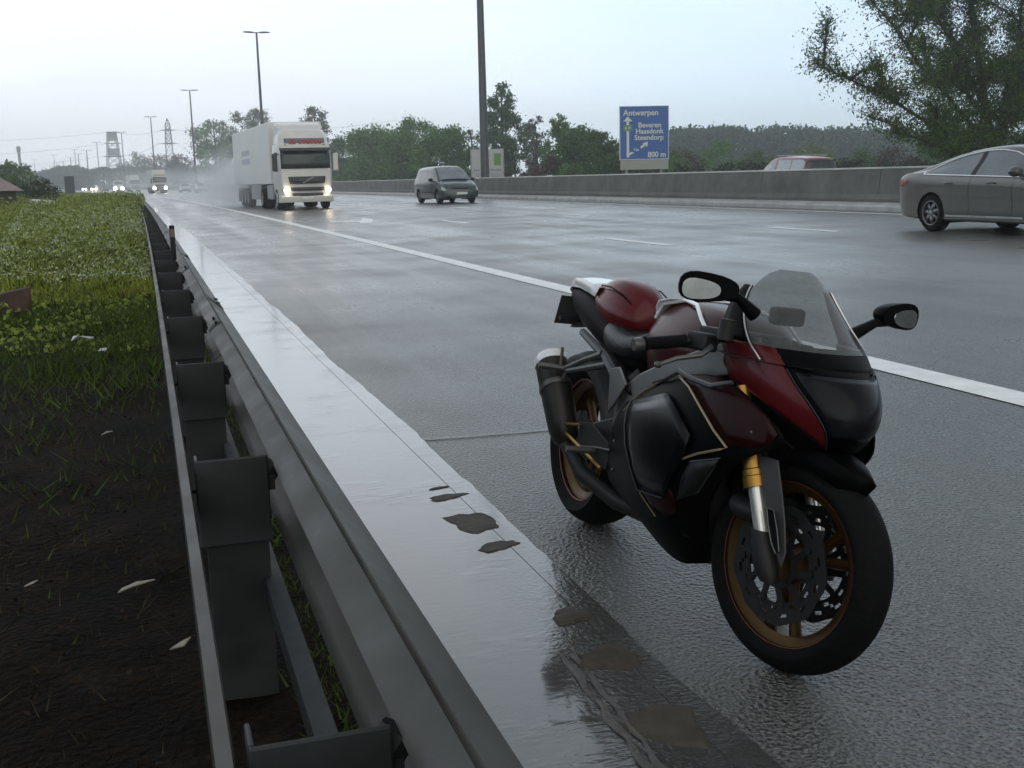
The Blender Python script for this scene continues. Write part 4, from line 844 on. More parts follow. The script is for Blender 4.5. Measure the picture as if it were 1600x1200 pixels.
far_car('far oncoming car with bright glowing headlights left of the dark car',-16.6,425,pD,True,hr=.42,group='oncoming cars with headlights far off')  # lamp discs of both far cars oversized, glare built into their size
far_car('farthest oncoming car, a single low glow of headlights',-24.5,530,pD,True,hr=.40,group='oncoming cars with headlights far off')

# red estate car on the far carriageway, only its upper part shows above the barrier
pR=paint('red_car_paint',(.24,.018,.022),.1)
t=thing('red_estate_car','red estate car on the far carriageway behind the median barrier','car',(27.4,45.3,.2),math.pi/2,)
t.scale=(1.05,.95,.88)
st=[(-2.3,.4,.85,.9,.7,.75,.6),(-2.25,.28,1.05,1.5,.86,.88,.66),(-2.0,.25,1.07,1.78,.90,.92,.68),(-1.2,.22,1.08,1.86,.92,.93,.69),(-.2,.22,1.08,1.88,.92,.93,.69),(.45,.22,1.08,1.80,.92,.93,.69),(.9,.22,1.07,1.50,.92,.92,.72),(1.3,.22,1.05,1.18,.92,.91,.76),(1.8,.24,.98,1.06,.90,.86,.68),(2.2,.3,.82,.88,.82,.78,.58),(2.35,.4,.62,.66,.66,.62,.46)]
WH=[(-1.4,.78),(-1.4,-.78),(1.4,.78),(1.4,-.78)]
b,sf,half=car_body(t,st,pR,WH,.33)
hi=lin([(-2.2,1.60),(-1.9,1.72),(.3,1.74),(.7,1.5),(1.1,1.2)]); 
M_rg=mat('red_car_pale_glass',(.30,.34,.36),.1,var=.2,spec=1)
for s in (-1,1):
    for a,c,m_ in ((-2.15,-1.2,M_rg),(-1.12,-.12,M_rg),(.02,.98,M_rg)):
        side_patch(half,[a+(c-a)*i/8 for i in range(9)],lambda x:1.16,hi,s).build('side_window',m_,t)
    MB().tube([(-1.9,s*.6,1.9),(-1,s*.62,1.95),(.2,s*.62,1.95)],.02,6).build('roof_rail',M_steel,t)
for x,y in WH: wheel(t,x,y,.33,.22,mat('grey_rim',(.22,.22,.22),.4,metal=.6),1 if y>0 else -1,5)
top_patch(sf,5.2,7.0,6.2,8).build('windscreen',M_rg,t); top_patch(sf,.15,1.6,5.2,8).build('rear_window',M_glassdark,t)
mirrors(t,1.0,.92,1.14,pR,1.2)

# articulated lorries
M_cab=mat('cream_cab_paint',(.62,.61,.57),.35,var=.08,vscale=1.5,coat=.4); M_trail=mat('trailer_white',(.70,.70,.69),.45,var=.08,vscale=.5)
M_chassis=mat('lorry_chassis',(.04,.042,.045),.6,var=.3); M_dusty=mat('side_skirt_grey',(.30,.31,.32),.55,var=.2)
def rbox(x0,x1,y0,y1,z0,z1): return MB().box(x0,x1,y0,y1,z0,z1)
def lorry(t,mcab,mtr,lampm,band,hr=.16,det=True,L_=14.2,lowcol=None):
    # local x forward, front of the cab at x = 0
    fx=lambda z: -.04-.10*max(0,(z-1.35)/2)**1.5*1.2      # the front leans back a little
    prof=[(.55,1.16),(1.1,1.22),(2.0,1.23),(2.75,1.21),(3.0,1.17)]
    loops=[]
    for z,w in prof:
        f=fx(z); loops.append([(-2.1,-w,z),(-.25+f,-w,z),(-.05+f,-w*.92,z),(f+.04,-w*.6,z),(f+.06,0,z),(f+.04,w*.6,z),(-.05+f,w*.92,z),(-.25+f,w,z),(-2.1,w,z)])
    MB().loft(loops).build('cab',mcab,t,bevel=.03,ang=30)
    loops=[]
    for z,w,f,b_ in ((2.98,1.16,-.22,-2.1),(3.35,1.12,-.35,-2.1),(3.60,1.02,-.62,-2.1),(3.66,.95,-.8,-2.05)):
        loops.append([(b_,-w,z),(f-.3,-w,z),(f,-w*.8,z),(f+.05,0,z),(f,w*.8,z),(f-.3,w,z),(b_,w,z)])
    MB().loft(loops).build('roof_box',mcab,t,bevel=.03,ang=30)
    loops=[]
    for x,z,w in ((-.75,3.55,.85),(-1.2,3.86,1.05),(-2.0,4.0,1.1)):
        loops.append([(x,-w,3.45),(x,-w,z-.08),(x,-w*.9,z),(x,w*.9,z),(x,w,z-.08),(x,w,3.45)])
    MB().loft(loops).build('wind_deflector',mcab,t,ang=30)
    rows=[]
    for z in (1.86,2.1,2.4,2.66): rows.append([(fx(z)+.085-.13*abs(y/1.1)**4,y,z) for y in [-1.13+2.26*i/14 for i in range(15)]])
    MB().grid(rows).build('windscreen',mat('lorry_windscreen',(.018,.028,.030),.08,var=.5,vscale=2),t,solid=.02)
    mb=MB(); mb.loft([[(fx(2.75)+.0-.10*abs(y/1.1)**4,y,2.70),(fx(2.7)+.28-.12*abs(y/1.1)**3,y,2.66),(fx(2.7)+.26-.12*abs(y/1.1)**3,y,2.70),(fx(2.8)-.10*abs(y/1.1)**4,y,2.82)] for y in [-1.15+2.3*i/10 for i in range(11)]]); mb.build('sun_visor',M_chassis,t)
    MB().grid([[(fx(2.9)-.02+.05-.08*abs(y/1.1)**4,y,2.90),(-.20-.10*abs(y/1.1)**4,y,3.22)] for y in [-.92+.184*i for i in range(11)]]).build('header_band',band,t,solid=.03)
    if det:
        mb=MB()
        for i,(a,c) in enumerate(((-.72,-.60),(-.56,-.42),(-.28,-.14),(-.08,.04),(.08,.22),(.27,.38),(.43,.55),(.6,.76))):
            mb.add([(fx(2.9)+.075,a,2.97),(fx(2.9)+.075,c,2.97),(-.165+.03,c,3.14),(-.165+.03,a,3.14)],[(0,1,2,3)])
        mb.build('band_print',mat('band_red_print',(.35,.06,.05),.5),t,solid=.01)
    for z0,z1,w0,w1 in ((1.18,1.50,.80,.86),(.86,1.02,.74,.78),(.60,.76,.70,.72)):
        MB().grid([[(.085-.05*abs(y)**3+fx(z0)*0,y*w0,z0),(.075-.05*abs(y)**3,y*w1,z1)] for y in [-1+.2*i for i in range(11)]]).build('grille',M_chassis,t,solid=.03)
    mb=MB(); mb.tube([(.11,-.22,1.2),(.11,.28,1.46)],.018,5); mb.build('grille_badge_bar',M_steel,t)
    loops=[]
    for y in [-1.22+.244*i for i in range(11)]:
        f=.06-.26*abs(y/1.22)**4; loops.append([(-.5,y,.34),(f,y,.34),(f+.05,y,.48),(f+.05,y,.60),(f,y,.66),(-.5,y,.66)])
    MB().loft(loops).build('bumper',lowcol or mcab,t,ang=35)
    for s in (-1,1):
        mb=MB(); mb.loft([[(.03+dx-.10*k,s*(.95+.16*math.cos(a)*k_),.88+.11*math.sin(a)*k_) for a in [2*math.pi*j/12 for j in range(12)]] for dx,k,k_ in ((-.1,1,1.15),(.02,.5,1.1))],cap=True); mb.build('headlight_surround',M_chassis,t)
        MB().lathe([(0,.05),(hr*.7,.035),(hr,0)],(.03,s*.95,.88),axis='x',n=18).build('headlight',lampm,t)
        mb=MB(); mb.box(-.25,-.12,s*1.28,s*1.52,1.75,2.55) if s>0 else mb.box(-.25,-.12,-1.52,-1.28,1.75,2.55); m_=mb.build('mirror',M_chassis if s<0 else M_cab,t,smooth=False,bevel=.05)
        MB().tube([(-.18,s*1.2,2.5),(-.18,s*1.4,2.58)],.03,6).build('mirror_arm',M_chassis,m_)
        MB().grid([[(x,s*1.235,z) for z in (1.75,2.1,2.6)] for x in (-.50,-1.0,-1.35)]).build('side_window',M_glassdark,t,solid=.015)
        MB().box(-1.5,-.5,s*1.1-.1,s*1.1+.1,.32,.95).build('step_panel',mcab,t,smooth=False,bevel=.03)
    MB().box(.11,.125,-.26,.26,.46,.57).build('number_plate',M_sw,t,smooth=False)
    for x,tw in ((-1.35,.32),(-5.2,.6)):
        for s in (-1,1): wheel(t,x,s*1.05,.50,tw,mat('lorry_rim',(.25,.25,.25),.5,metal=.4),s,8,False)
    MB().box(-7.2,-.8,-.45,.45,.55,.95).build('chassis',M_chassis,t,smooth=False)
    MB().box(-2.5-L_,-2.55,-1.27,1.27,1.18,4.08).build('trailer_box',mtr,t,smooth=False,bevel=.04)
    MB().box(-2.54,-1.95,-.85,.85,3.0,3.75).build('fridge_unit',M_trail,t,smooth=False,bevel=.05)
    if det:
        for s in (-1,1):
            mb=MB()
            mb.box(-12.8,-9.6,s*1.278-.004,s*1.278+.004,2.25,2.55)
            for i in range(5): mb.box(-12.6+.62*i,-12.2+.62*i,s*1.278-.004,s*1.278+.004,2.72,3.0)
            mb.build('trailer_lettering',mat('faded_blue_print',(.38,.42,.48),.5),t,smooth=False)
    for s in (-1,1):
        MB().box(-10.0,-6.4,s*1.2-.02,s*1.2+.02,.42,1.16).build('side_skirt',M_dusty,t,smooth=False)
        MB().box(-4.4,-2.6,s*1.15-.05,s*1.15+.05,.45,1.15).build('fuel_tank',M_dusty,t,smooth=False,bevel=.06)
        for x in (-11.4,-12.7,-14.0): wheel(t,x,s*1.05,.50,.38,mat('lorry_rim',(.25,.25,.25),.5,metal=.4),s,8,False)
        MB().box(-15.4,-14.7,s*1.1-.15,s*1.1+.15,.25,1.0).build('mudflap',M_chassis,t,smooth=False)
    MB().box(-16.6,-2.6,-.5,.5,.95,1.18).build('trailer_chassis',M_chassis,t,smooth=False)
    return t
lorry(thing('lorry','big white articulated lorry with lit headlamps throwing spray behind it','lorry',(7.17,53.6,.07),-math.pi/2+rang(60)+.03),M_cab,M_trail,M_head,mat('header_band_blue',(.14,.15,.20),.5,var=.3,vscale=8),.135)
lorry(thing('lorry','smaller far lorry with dark lower cab and an orange roof band','lorry',(2.75,213,.09),-math.pi/2+rang(218)),mat('far_cab_white',(.55,.55,.50),.5),mat('far_trailer_white',(.5,.52,.52),.5),M_headw,mat('header_band_orange',(.50,.20,.06),.5),.26,False,13,M_chassis)
lorry(thing('lorry','pale blurred lorry without visible lamps behind the far dark-fronted one','lorry',(-1.95,305,.12),-math.pi/2+rang(310)),mat('far_cab_white',(.55,.55,.50),.5),mat('far_trailer_white',(.5,.52,.52),.5),M_glassdark,mat('far_cab_white',(.55,.55,.50),.5),.12,False,12)
# white panel van with bright lamps
t=thing('panel_van','white van with two bright headlamps far off beside the guard rail end','van',(-5.6,288,.1),-math.pi/2+rang(288))
loops=[]
for x,zt_,w in ((-6.0,2.7,1.05),(-1.9,2.72,1.08),(-1.35,2.6,1.06),(-.75,1.75,1.05),(-.25,1.35,1.02),(0,1.0,.92)): loops.append([(x,-w,.4),(x,-w*1.02,1.2 if zt_>1.3 else .8),(x,-w*.86,zt_),(x,w*.86,zt_),(x,w*1.02,1.2 if zt_>1.3 else .8),(x,w,.4)])
MB().loft(loops).build('body',mat('van_white',(.6,.6,.58),.4),t,ang=30)
MB().grid([[(-1.30,y*.8,2.52),(-.78,y*.92,1.82)] for y in (-1,-.5,0,.5,1)]).build('windscreen',M_glassdark,t,solid=.05)
for s in (-1,1):
    MB().lathe([(0,.08),(.3,.05),(.42,0)],(-.02,s*.80,.86),axis='x',n=14).build('headlight',M_headw,t)
    for x in (-1.1,-4.6): MB().lathe([(0,-.1),(.36,-.1),(.36,.1),(0,.1)],(x,s*.98,.36),n=16).build('wheel',M_rubber,t)
MB().box(-.1,.06,-.95,.95,.35,.6).build('bumper',M_chassis,t,smooth=False)

# ------------------------------------------------------------------ motorcycle
LEAN=math.radians(8); OB=Vector((1.525,3.92,0.0)); fwv=Vector((.012,-1,0)).normalized(); lfv=Vector((-fwv.y,fwv.x,0))
upv=math.cos(LEAN)*Vector((0,0,1))+math.sin(LEAN)*lfv; lf2=math.cos(LEAN)*lfv-math.sin(LEAN)*Vector((0,0,1))
MW=Matrix(((fwv.x,lf2.x,upv.x,OB.x),(fwv.y,lf2.y,upv.y,OB.y),(fwv.z,lf2.z,upv.z,OB.z),(0,0,0,1)))
bk=thing('motorcycle','black and dark red sports motorcycle parked on its stand in front of the guard rail','motorcycle',mw=MW)
P_red=mat('bike_red_lacquer',(.085,.005,.007),.3,metal=.1,var=.12,coat=.2,spec=.2)
P_redd=mat('bike_red_lacquer_shaded',(.016,.0012,.0018),.35,var=.12,coat=.05,spec=.12); P_blk=mat('bike_black_lacquer',(.0018,.0018,.0021),.45,var=.2,coat=0,spec=.05)  # second red is the same paint with shade put into its colour
P_dark=mat('bike_engine_black',(.004,.004,.004),.6,var=.4,vscale=20); P_alu=mat('bike_grey_alloy',(.10,.10,.097),.4,metal=.6,var=.15)
P_frame=mat('bike_frame_grey',(.045,.045,.047),.45,metal=.4,var=.15); P_gold=mat('bike_gold_anodised',(.36,.20,.045),.32,metal=.85,var=.1)
P_line=mat('bike_gold_pinstripe',(.30,.24,.13),.35,metal=.3,var=.2); P_seat=mat('bike_seat_vinyl',(.006,.006,.0065),.4,var=.2,bump=.2,bscale=90)
P_silver=mat('bike_bright_silver',(.62,.62,.60),.25,metal=.7,var=.1); P_tail=mat('bike_pale_lacquer',(.74,.74,.74),.22,coat=.8,var=.05)
P_can=mat('muffler_dark_titanium',(.020,.018,.015),.45,metal=.5,var=.25,vscale=9); P_grey=mat('bike_grey_plastic',(.045,.045,.046),.5,var=.2)
P_rim=mat('rim_black_bronze',(.085,.045,.014),.35,metal=.7,var=.2); P_stripe=mat('rim_red_stripe',(.20,.035,.012),.4,var=.15)
P_screen=glass_mat('smoked_screen',(.11,.115,.11),.52,.10); P_mglass=mat('mirror_glass',(.34,.36,.36),.05,metal=1,var=.25,vscale=14)
P_lens=mat('headlight_lens',(.006,.0065,.009),.22,var=.2,spec=.16)
def se(a,w,c0,c1,n=20,p=2.4,b0=0):      # superellipse section at station a
    out=[]
    for j in range(n):
        t=2*math.pi*j/n; ct,st=math.cos(t),math.sin(t)
        out.append((a,b0+w*math.copysign(abs(ct)**(2/p),ct),(c0+c1)/2+(c1-c0)/2*math.copysign(abs(st)**(2/p),st)))
    return out
def tz(a,wb,wm,wt,c0,cm,c1):      # faceted section: base, shoulder and flat top widths
    h=[(0,c1+.004),(wt*.7,c1),(wt,c1-.012),(wm,cm),(wm*.99,cm-.02),(wb,c0),(wb*.6,c0-.008)]
    return [(a,y,z) for y,z in h]+[(a,0,c0-.010)]+[(a,-y,z) for y,z in h[:0:-1]]
def section_loft(S_,n=20,p=2.4):
    return MB().loft([se(*q,n=n,p=p) for q in S_])
# wheels -------------------------------------------------------
DELTA=math.radians(16); AX=Vector((-math.sin(math.radians(23.8)),0,math.cos(math.radians(23.8)))); PV=Vector((1.385,0,.30))
ST=Matrix.Translation(PV)@Matrix.Rotation(DELTA,4,Vector((-.17,0,.985)))@Matrix.Translation(-PV)
I4=Matrix.Identity(4)
def bike_wheel(ax,R,w,X,front):
    prof=[]; 
    for j in range(17):
        t=-1+2*j/16; a=t*1.22; prof.append((R-.085+.085*math.cos(a)**.8 if abs(a)<1.5 else R-.085, w*.5*math.sin(a)/math.sin(1.22)))
    k_=R/.30 if front else 1
    prof=[(.222*k_,-w*.36)]+prof+[(.222*k_,w*.36)]
    ty=MB().lathe(prof,(ax,0,R),n=72).xf(X).build('front_wheel' if front else 'rear_wheel',M_rubber,bk,ang=60)
    mb=MB(); mb.lathe([(.226*k_,-w*.37),(.232*k_,-w*.33),(.215*k_,-w*.30),(.196*k_,-w*.22),(.194*k_,w*.22),(.215*k_,w*.30),(.232*k_,w*.33),(.226*k_,w*.37)],(ax,0,R),n=72)
    nsp=3
    for k in range(nsp):
        for da in (-.16,.16):
            a=2*math.pi*k/nsp+.5; a2=a+da*1.5; 
            p0=Vector((ax+.045*math.cos(a),0,R+.045*math.sin(a))); p1=Vector((ax+.205*k_*math.cos(a2),0,R+.205*k_*math.sin(a2)))
            mb.tube([p0,p0.lerp(p1,.5),p1],[.020,.014,.017],8)
    mb.lathe([(0,-.055),(.05,-.055),(.055,-.03),(.048,0),(.055,.03),(.05,.055),(0,.055)],(ax,0,R),n=24); mb.xf(X).build('rim',P_rim,ty)
    mb=MB()
    for s in (-1,1): mb.lathe([(.2335*k_,s*w*.345),(.2335*k_,s*w*.375),(.228*k_,s*w*.385),(.224*k_,s*w*.375)],(ax,0,R),n=72)
    mb.xf(X).build('rim_stripe',P_stripe,ty)
    for s in ((-1,1) if front else (-1,)):
        mb=MB(); Ro,Ri=(.155,.100) if front else (.11,.07); na,nr=72,6; off=s*(.068 if front else .075)
        V={}
        for i in range(na):
            for j in range(nr):
                keep=not ((j in (1,) and i%6 in (0,1)) or (j==3 and i%6 in (3,4)) or (j==2 and i%12 in (2,)))
                if not keep: continue
                q=[]
                for ii,jj in ((i,j),(i+1,j),(i+1,j+1),(i,j+1)):
                    a=2*math.pi*ii/na; wv=.004*math.cos(9*a) if jj==nr else 0; r=Ri+(Ro-Ri)*jj/nr+wv; q.append((ax+r*math.cos(a),off,R+r*math.sin(a)))
                mb.add(q,[(0,1,2,3)])
        for k in range(10):
            a=2*math.pi*k/10; p0=Vector((ax+.05*math.cos(a-.2),off,R+.05*math.sin(a-.2))); p1=Vector((ax+.102*math.cos(a),off,R+.102*math.sin(a))); q=Vector((-math.sin(a),0,math.cos(a)))*.009
            mb.add([p0-q,p0+q,p1+q,p1-q],[(0,1,2,3)]); mb.lathe([(0,-.004),(.009,-.004),(.009,.004),(0,.004)],(p1.x,off,p1.z),n=8)
        mb.lathe([(.045,-.002),(.060,-.002),(.060,.002),(.045,.002)],(ax,off,R),n=30,closed=True)
        mb.xf(X).build('brake_disc',P_dark,ty,solid=.004,smooth=False)
    return ty
fw_=bike_wheel(1.42,.287,.120,ST,True); rw_=bike_wheel(0,.315,.195,I4,False)
tyv=[MW@Vector(v.co) for v in fw_.data.vertices]; lowv=min(tyv,key=lambda q:q.z)
DZ=MW.inverted().to_3x3()@(Vector((1.52,2.49,0))-lowv)
for o_ in [fw_]+list(fw_.children): o_.data.transform(Matrix.Translation(DZ))
ST=Matrix.Translation(DZ)@ST
# fork ---------------------------------------------------------
fd=AX
for s in (-1,1):
    base=Vector((1.42-.012,s*.108,.30)); 
    g0=base+fd*.185
    mb=MB(); mb.tube([g0-fd*.0,g0+fd*.028],.0315,20); mb.tube([g0+fd*.030,g0+fd*.046],.030,20); mb.tube([g0+fd*.049,g0+fd*.20,g0+fd*.27],[.026,.027,.028],20); fk=mb.xf(ST).build('fork_leg',P_gold,bk)
    MB().tube([base+fd*.05,g0],.0205,18).xf(ST).build('fork_slider',P_silver,fk)
    mb=MB(); mb.loft([[(base+fd*h+Vector((dx*.032,s*.004+dy*.028,0))) for dx,dy in [(math.cos(2*math.pi*j/14)*k,math.sin(2*math.pi*j/14)*k) for j in range(14)]] for h,k in ((-.06,.7),(-.03,1.1),(.03,1.05),(.075,.85))]); mb.xf(ST).build('axle_clamp',P_dark,fk)
    cal=MB(); c=base+fd*.085+Vector((-.085,s*-.035,.02)); cal.loft([se(0,.030,-.02,.02,12)]) if False else None
    cal.loft([[tuple(c+Vector((dx,s*-.005+.034*math.cos(t)*k,.0))+fd*(.03*math.sin(t)*k)) for t in [2*math.pi*j/12 for j in range(12)]] for dx,k in ((-.05,.8),(-.035,1.15),(.035,1.15),(.055,.8))])
    cal.tube([c+Vector((.04,0,-.01)),base+fd*.05],.015,8); cal.xf(ST).build('brake_caliper',P_dark,fk)
# front fender: shell over the tyre with a side guard that hugs the fork
def fender(ax,R,w,a0,a1,r,n=18):
    rows=[]
    for i in range(n+1):
        k=i/n; a=math.radians(a0+(a1-a0)*k); tw=min(1,k/.18)**.6*min(1,(1-k)/.22+.12)**.6
        rows.append([(ax+(r-drop)*math.cos(a),b*w*.5*tw,R+(r-drop)*math.sin(a)) for b,drop in ((-1.08,.060),(-1,.028),(-.8,.008),(-.4,0),(0,-.003),(.4,0),(.8,.008),(1,.028),(1.08,.060))])
    return rows
fe=MB().grid(fender(1.42,.30,.128,51,156,.312)).xf(ST).build('front_fender',P_blk,bk,solid=.004)
for s in (-1,1):
    b0=Vector((1.42,s*.105,.30)); o_=Vector((.052,s*.004,0))
    outer=[(-.034,.285),(.036,.285),(.034,.20),(.030,.12),(.020,.045),(.0,.0),(-.018,.045),(-.030,.11),(-.033,.20)]
    slot=[(-.012,.15),(.012,.15),(.014,.10),(.010,.045),(-.004,.035),(-.014,.06),(-.016,.11)]
    mb=MB(); mb.plate([b0+o_+fd*(h-.005)+Vector((x,s*(.014-abs(x)*.25),0)) for x,h in outer],.006)
    g=mb.xf(ST).build('fork_guard',P_grey,fe,bevel=.002)
    mb=MB(); mb.plate([b0+o_+fd*(h-.005)+Vector((x,s*.0195,0)) for x,h in slot],.003); mb.xf(ST).build('guard_slot',P_lens,fe)
    mb=MB(); mb.tube([b0+o_+fd*(h-.005)+Vector((x,s*.021,0)) for x,h in slot+slot[:1]],.0022,5,cap=False); mb.xf(ST).build('guard_slot_rim',P_alu,fe)
# swingarm, rear hugger, chain -------------------------------------
mb=MB()
for s in (-1,1):
    mb.loft([[(a,s*b+dy,c+dz) for dy,dz in ((-.016,-h_),(.016,-h_),(.020,0),(.016,h_),(-.016,h_),(-.020,0))] for a,b,c,h_ in ((.56,.10,.44,.05),(.40,.125,.42,.055),(.18,.128,.36,.045),(.02,.128,.318,.035),(-.05,.126,.312,.022))])
mb.tube([(.50,-.13,.44),(.50,.13,.44)],.045,14); mb.tube([(.36,-.12,.42),(.36,.12,.42)],.03,10); mb.build('swingarm',P_frame,bk,bevel=.006)
MB().grid([[(.0+(.337-d)*math.cos(a),b*.11,.315+(.337-d)*math.sin(a)) for b,d in ((-1.05,.06),(-1,.02),(-.6,.004),(0,0),(.6,.004),(1,.02),(1.05,.06))] for a in [math.radians(12+ (128-12)*i/14) for i in range(15)]]).build('rear_hugger',P_grey,bk,solid=.004)
MB().lathe([(.03,-.02),(.03,.02)],(0,0,.315),n=16).tube([(0,-.165,.315),(0,.165,.315)],.013,10).build('rear_axle',P_alu,bk)
mb=MB(); mb.lathe([(.100,.105),(.112,.105),(.112,.112),(.100,.112)],(0,0,.315),n=40,closed=True); mb.tube([(0,.108,.424),(.52,.10,.50)],.008,6); mb.tube([(0,.108,.206),(.52,.10,.42)],.008,6); mb.build('chain',P_dark,bk)
# engine and frame ------------------------------------------------
mb=section_loft([(.46,.13,.24,.56),(.56,.17,.20,.62),(.75,.19,.18,.66),(.95,.185,.20,.70),(1.06,.15,.28,.74),(1.10,.10,.40,.74)],18,3); mb.build('engine',P_dark,bk)
mb=MB()
for s in (-1,1):
    mb.loft([[(a,s*b+dy*.9,c+dz) for dy,dz in ((-.014,-h_),(.016,-h_*.8),(.020,0),(.016,h_*.8),(-.014,h_))] for a,b,c,h_ in ((.44,.145,.46,.055),(.54,.165,.55,.055),(.70,.190,.625,.045),(.88,.195,.69,.045),(1.05,.14,.76,.05),(1.14,.05,.80,.05))])
mb.build('frame_spar',mat('bike_frame_reflecting',(.16,.16,.157),.4,metal=.6,var=.15),bk,bevel=.006)  # lighter copy of the frame grey, pale reflection put into the colour
for s in (-1,1):
    mb=MB(); mb.tube([(.50,s*.15,.57),(.30,s*.145,.665),(.0,s*.12,.72)],[.022,.018,.014],8); mb.build('subframe',P_frame,bk)
    # frame side silver plates and rubber cover below the seat
    mb=MB(); mb.plate([(.47,s*.185,.50),(.56,s*.20,.56),(.62,s*.20,.62),(.50,s*.175,.66),(.40,s*.165,.64)],.008); mb.build('frame_cover',P_alu,bk,bevel=.004)
    # pillion peg hanger: two slim rods meeting at the muffler strap
    tip=Vector((.105,s*.215,.592)); mb=MB(); mb.tube([(.275,s*.15,.672),tip.lerp(Vector((.275,s*.15,.672)),.5)+Vector((0,0,.006)),tip],[.016,.010,.012],8); mb.tube([(.33,s*.15,.645),tip+Vector((.02,0,-.006))],[.014,.010],8); mb.tube([tip+Vector((0,s*-.01,0)),tip+Vector((-.01,s*.10,.006))],.011,8)
    mb.tube([tip+Vector((-.012,s*.012,-.01)),tip+Vector((-.02,s*.012,.075))],[.008,.006],6); mb.build('pillion_hanger',P_alu,bk)
    # rider's footrest plate with gold-edged heel guard
    hp=[(.245,s*.20,.425),(.36,s*.20,.445),(.55,s*.20,.40),(.52,s*.20,.315),(.40,s*.20,.335),(.31,s*.20,.352)]
    mb=MB(); mb.plate(hp,.006); hg=mb.build('heel_guard',P_dark,bk,bevel=.002)
    mb=MB(); mb.tube([(.14,s*.224,.398),(.30,s*.215,.425)],[.006,.005],6); mb.tube([(.10,s*.224,.390),(.32,s*.212,.350),(.50,s*.208,.318)],[.006,.007,.006],6); mb.build('gold_edge',P_gold,hg)
    mb=MB(); mb.tube([(.32,s*.212,.352),(.44,s*.21,.375),(.56,s*.21,.392)],.0045,6); mb.tube([(.42,s*.20,.36),(.41,s*.30,.36)],.012,8); mb.build('footrest',P_alu,hg)
# muffler -----------------------------------------------------------
mt,mo=Vector((-.035,-.225,.612)),Vector((.16,-.205,.345)); md=(mt-mo)
def ring(c,ra,rb,n=22):
    d=md.normalized(); u=Vector((0,1,0)); v=d.cross(u).normalized(); u=v.cross(d)
    return [tuple(c+u*(ra*math.copysign(abs(math.cos(t))**.8,math.cos(t)))+v*(rb*math.copysign(abs(math.sin(t))**.8,math.sin(t)))) for t in [2*math.pi*j/n for j in range(n)]]
can=MB().loft([ring(mo+md*k,ra,rb) for k,ra,rb in ((-.06,.024,.026),(0,.042,.048),(.14,.050,.062),(.6,.053,.066),(.93,.054,.066))]).build('muffler',P_can,bk)
MB().loft([ring(mo+md*k,ra,rb) for k,ra,rb in ((.92,.0560,.068),(.985,.0560,.068),(1.02,.050,.062),(1.035,.034,.044))]).build('end_cap',P_tail,can)
mb=MB(); 
for s_ in (ring(mo+md*.62,.0565,.0695),): mb.loft([ring(mo+md*.60,.0562,.069),ring(mo+md*.66,.0562,.069)],cap=False)
mb.tube([mo+md*.63+Vector((.045,-.0,.02)),Vector((.10,-.205,.585))],.009,6); mb.build('muffler_strap',P_alu,can)
MB().tube([mo-md*.05,(.30,-.18,.25),(.48,-.12,.20),(.7,-.05,.19)],[.026,.03,.03,.03],12).build('exhaust_pipe',P_can,bk)
# tank, seats, tail ---------------------------------------------------
tank=MB().loft([tz(*q) for q in ((.535,.07,.085,.055,.66,.75,.802),(.55,.105,.122,.080,.645,.775,.858),(.59,.130,.148,.092,.63,.79,.890),(.68,.152,.170,.088,.62,.80,.906),(.82,.165,.182,.092,.62,.805,.908),(.95,.160,.176,.100,.64,.805,.898),(1.05,.138,.150,.088,.68,.80,.870),(1.12,.10,.11,.06,.74,.79,.838))]).build('fuel_tank',mat('bike_tank_red_shaded',(.034,.0025,.004),.28,var=.12,coat=.08,spec=.12),bk,sub=1)  # tank shares the cowl's red paint, darkened here to its shaded tone
MB().lathe([(0,.012),(.035,.011),(.040,.0),(.040,-.01)],(.88,0,.887),axis='z',n=20).build('filler_cap',P_alu,tank)
mb=MB()
for s in (-1,1): mb.tube([(.552,s*.10,.835),(.585,s*.095,.884),(.70,s*.075,.907),(.83,s*.105,.902),(.95,s*.148,.868),(1.03,s*.152,.815)],.005,6)
mb.grid([[(a,b*w_,c_) for b in (-1,-.5,0,.5,1)] for a,w_,c_ in ((.536,.075,.80),(.546,.098,.845),(.562,.11,.872),(.59,.115,.893),(.64,.10,.905),(.72,.07,.911))])
mb.build('tank_highlight',P_tail,tank,solid=.003)  # pale band and edge lines are a painted highlight on the tank
for s in (-1,1): MB().grid([[(a,s*b,c) for b,c in ((w1,c1),(w2,c2),(w3,c3))] for a,w1,c1,w2,c2,w3,c3 in ((.52,.125,.66,.155,.63,.172,.60),(.62,.16,.65,.185,.62,.19,.585),(.78,.18,.66,.20,.64,.20,.60),(.92,.18,.68,.20,.66,.205,.63))]).build('tank_side_panel',P_blk,bk,solid=.006)
section_loft([(.10,.10,.70,.80),(.20,.125,.665,.805),(.32,.135,.66,.765),(.42,.125,.67,.765),(.50,.095,.69,.80),(.53,.07,.71,.815)],22,2.8).build('rider_seat',P_seat,bk,sub=1)
tl=section_loft([(-.335,.035,.842,.872),(-.31,.060,.818,.888),(-.25,.082,.775,.905),(-.12,.105,.725,.905),(.02,.118,.69,.885),(.16,.120,.655,.83),(.30,.112,.625,.76),(.40,.10,.60,.70)],24,2.6).build('tail_fairing',P_blk,bk,sub=1)
mb=MB()
for a,w,c in (): pass
mb.grid([[(a,b*w,c-.010*abs(b)**2.2-(.032 if abs(b)>.95 else 0)) for b in (-1.02,-.9,-.6,-.3,0,.3,.6,.9,1.02)] for a,w,c in ((-.335,.042,.880),(-.30,.068,.900),(-.22,.092,.915),(-.10,.108,.919),(.0,.112,.909),(.06,.112,.900))])
mb.build('tail_top',P_tail,tl,solid=.004)
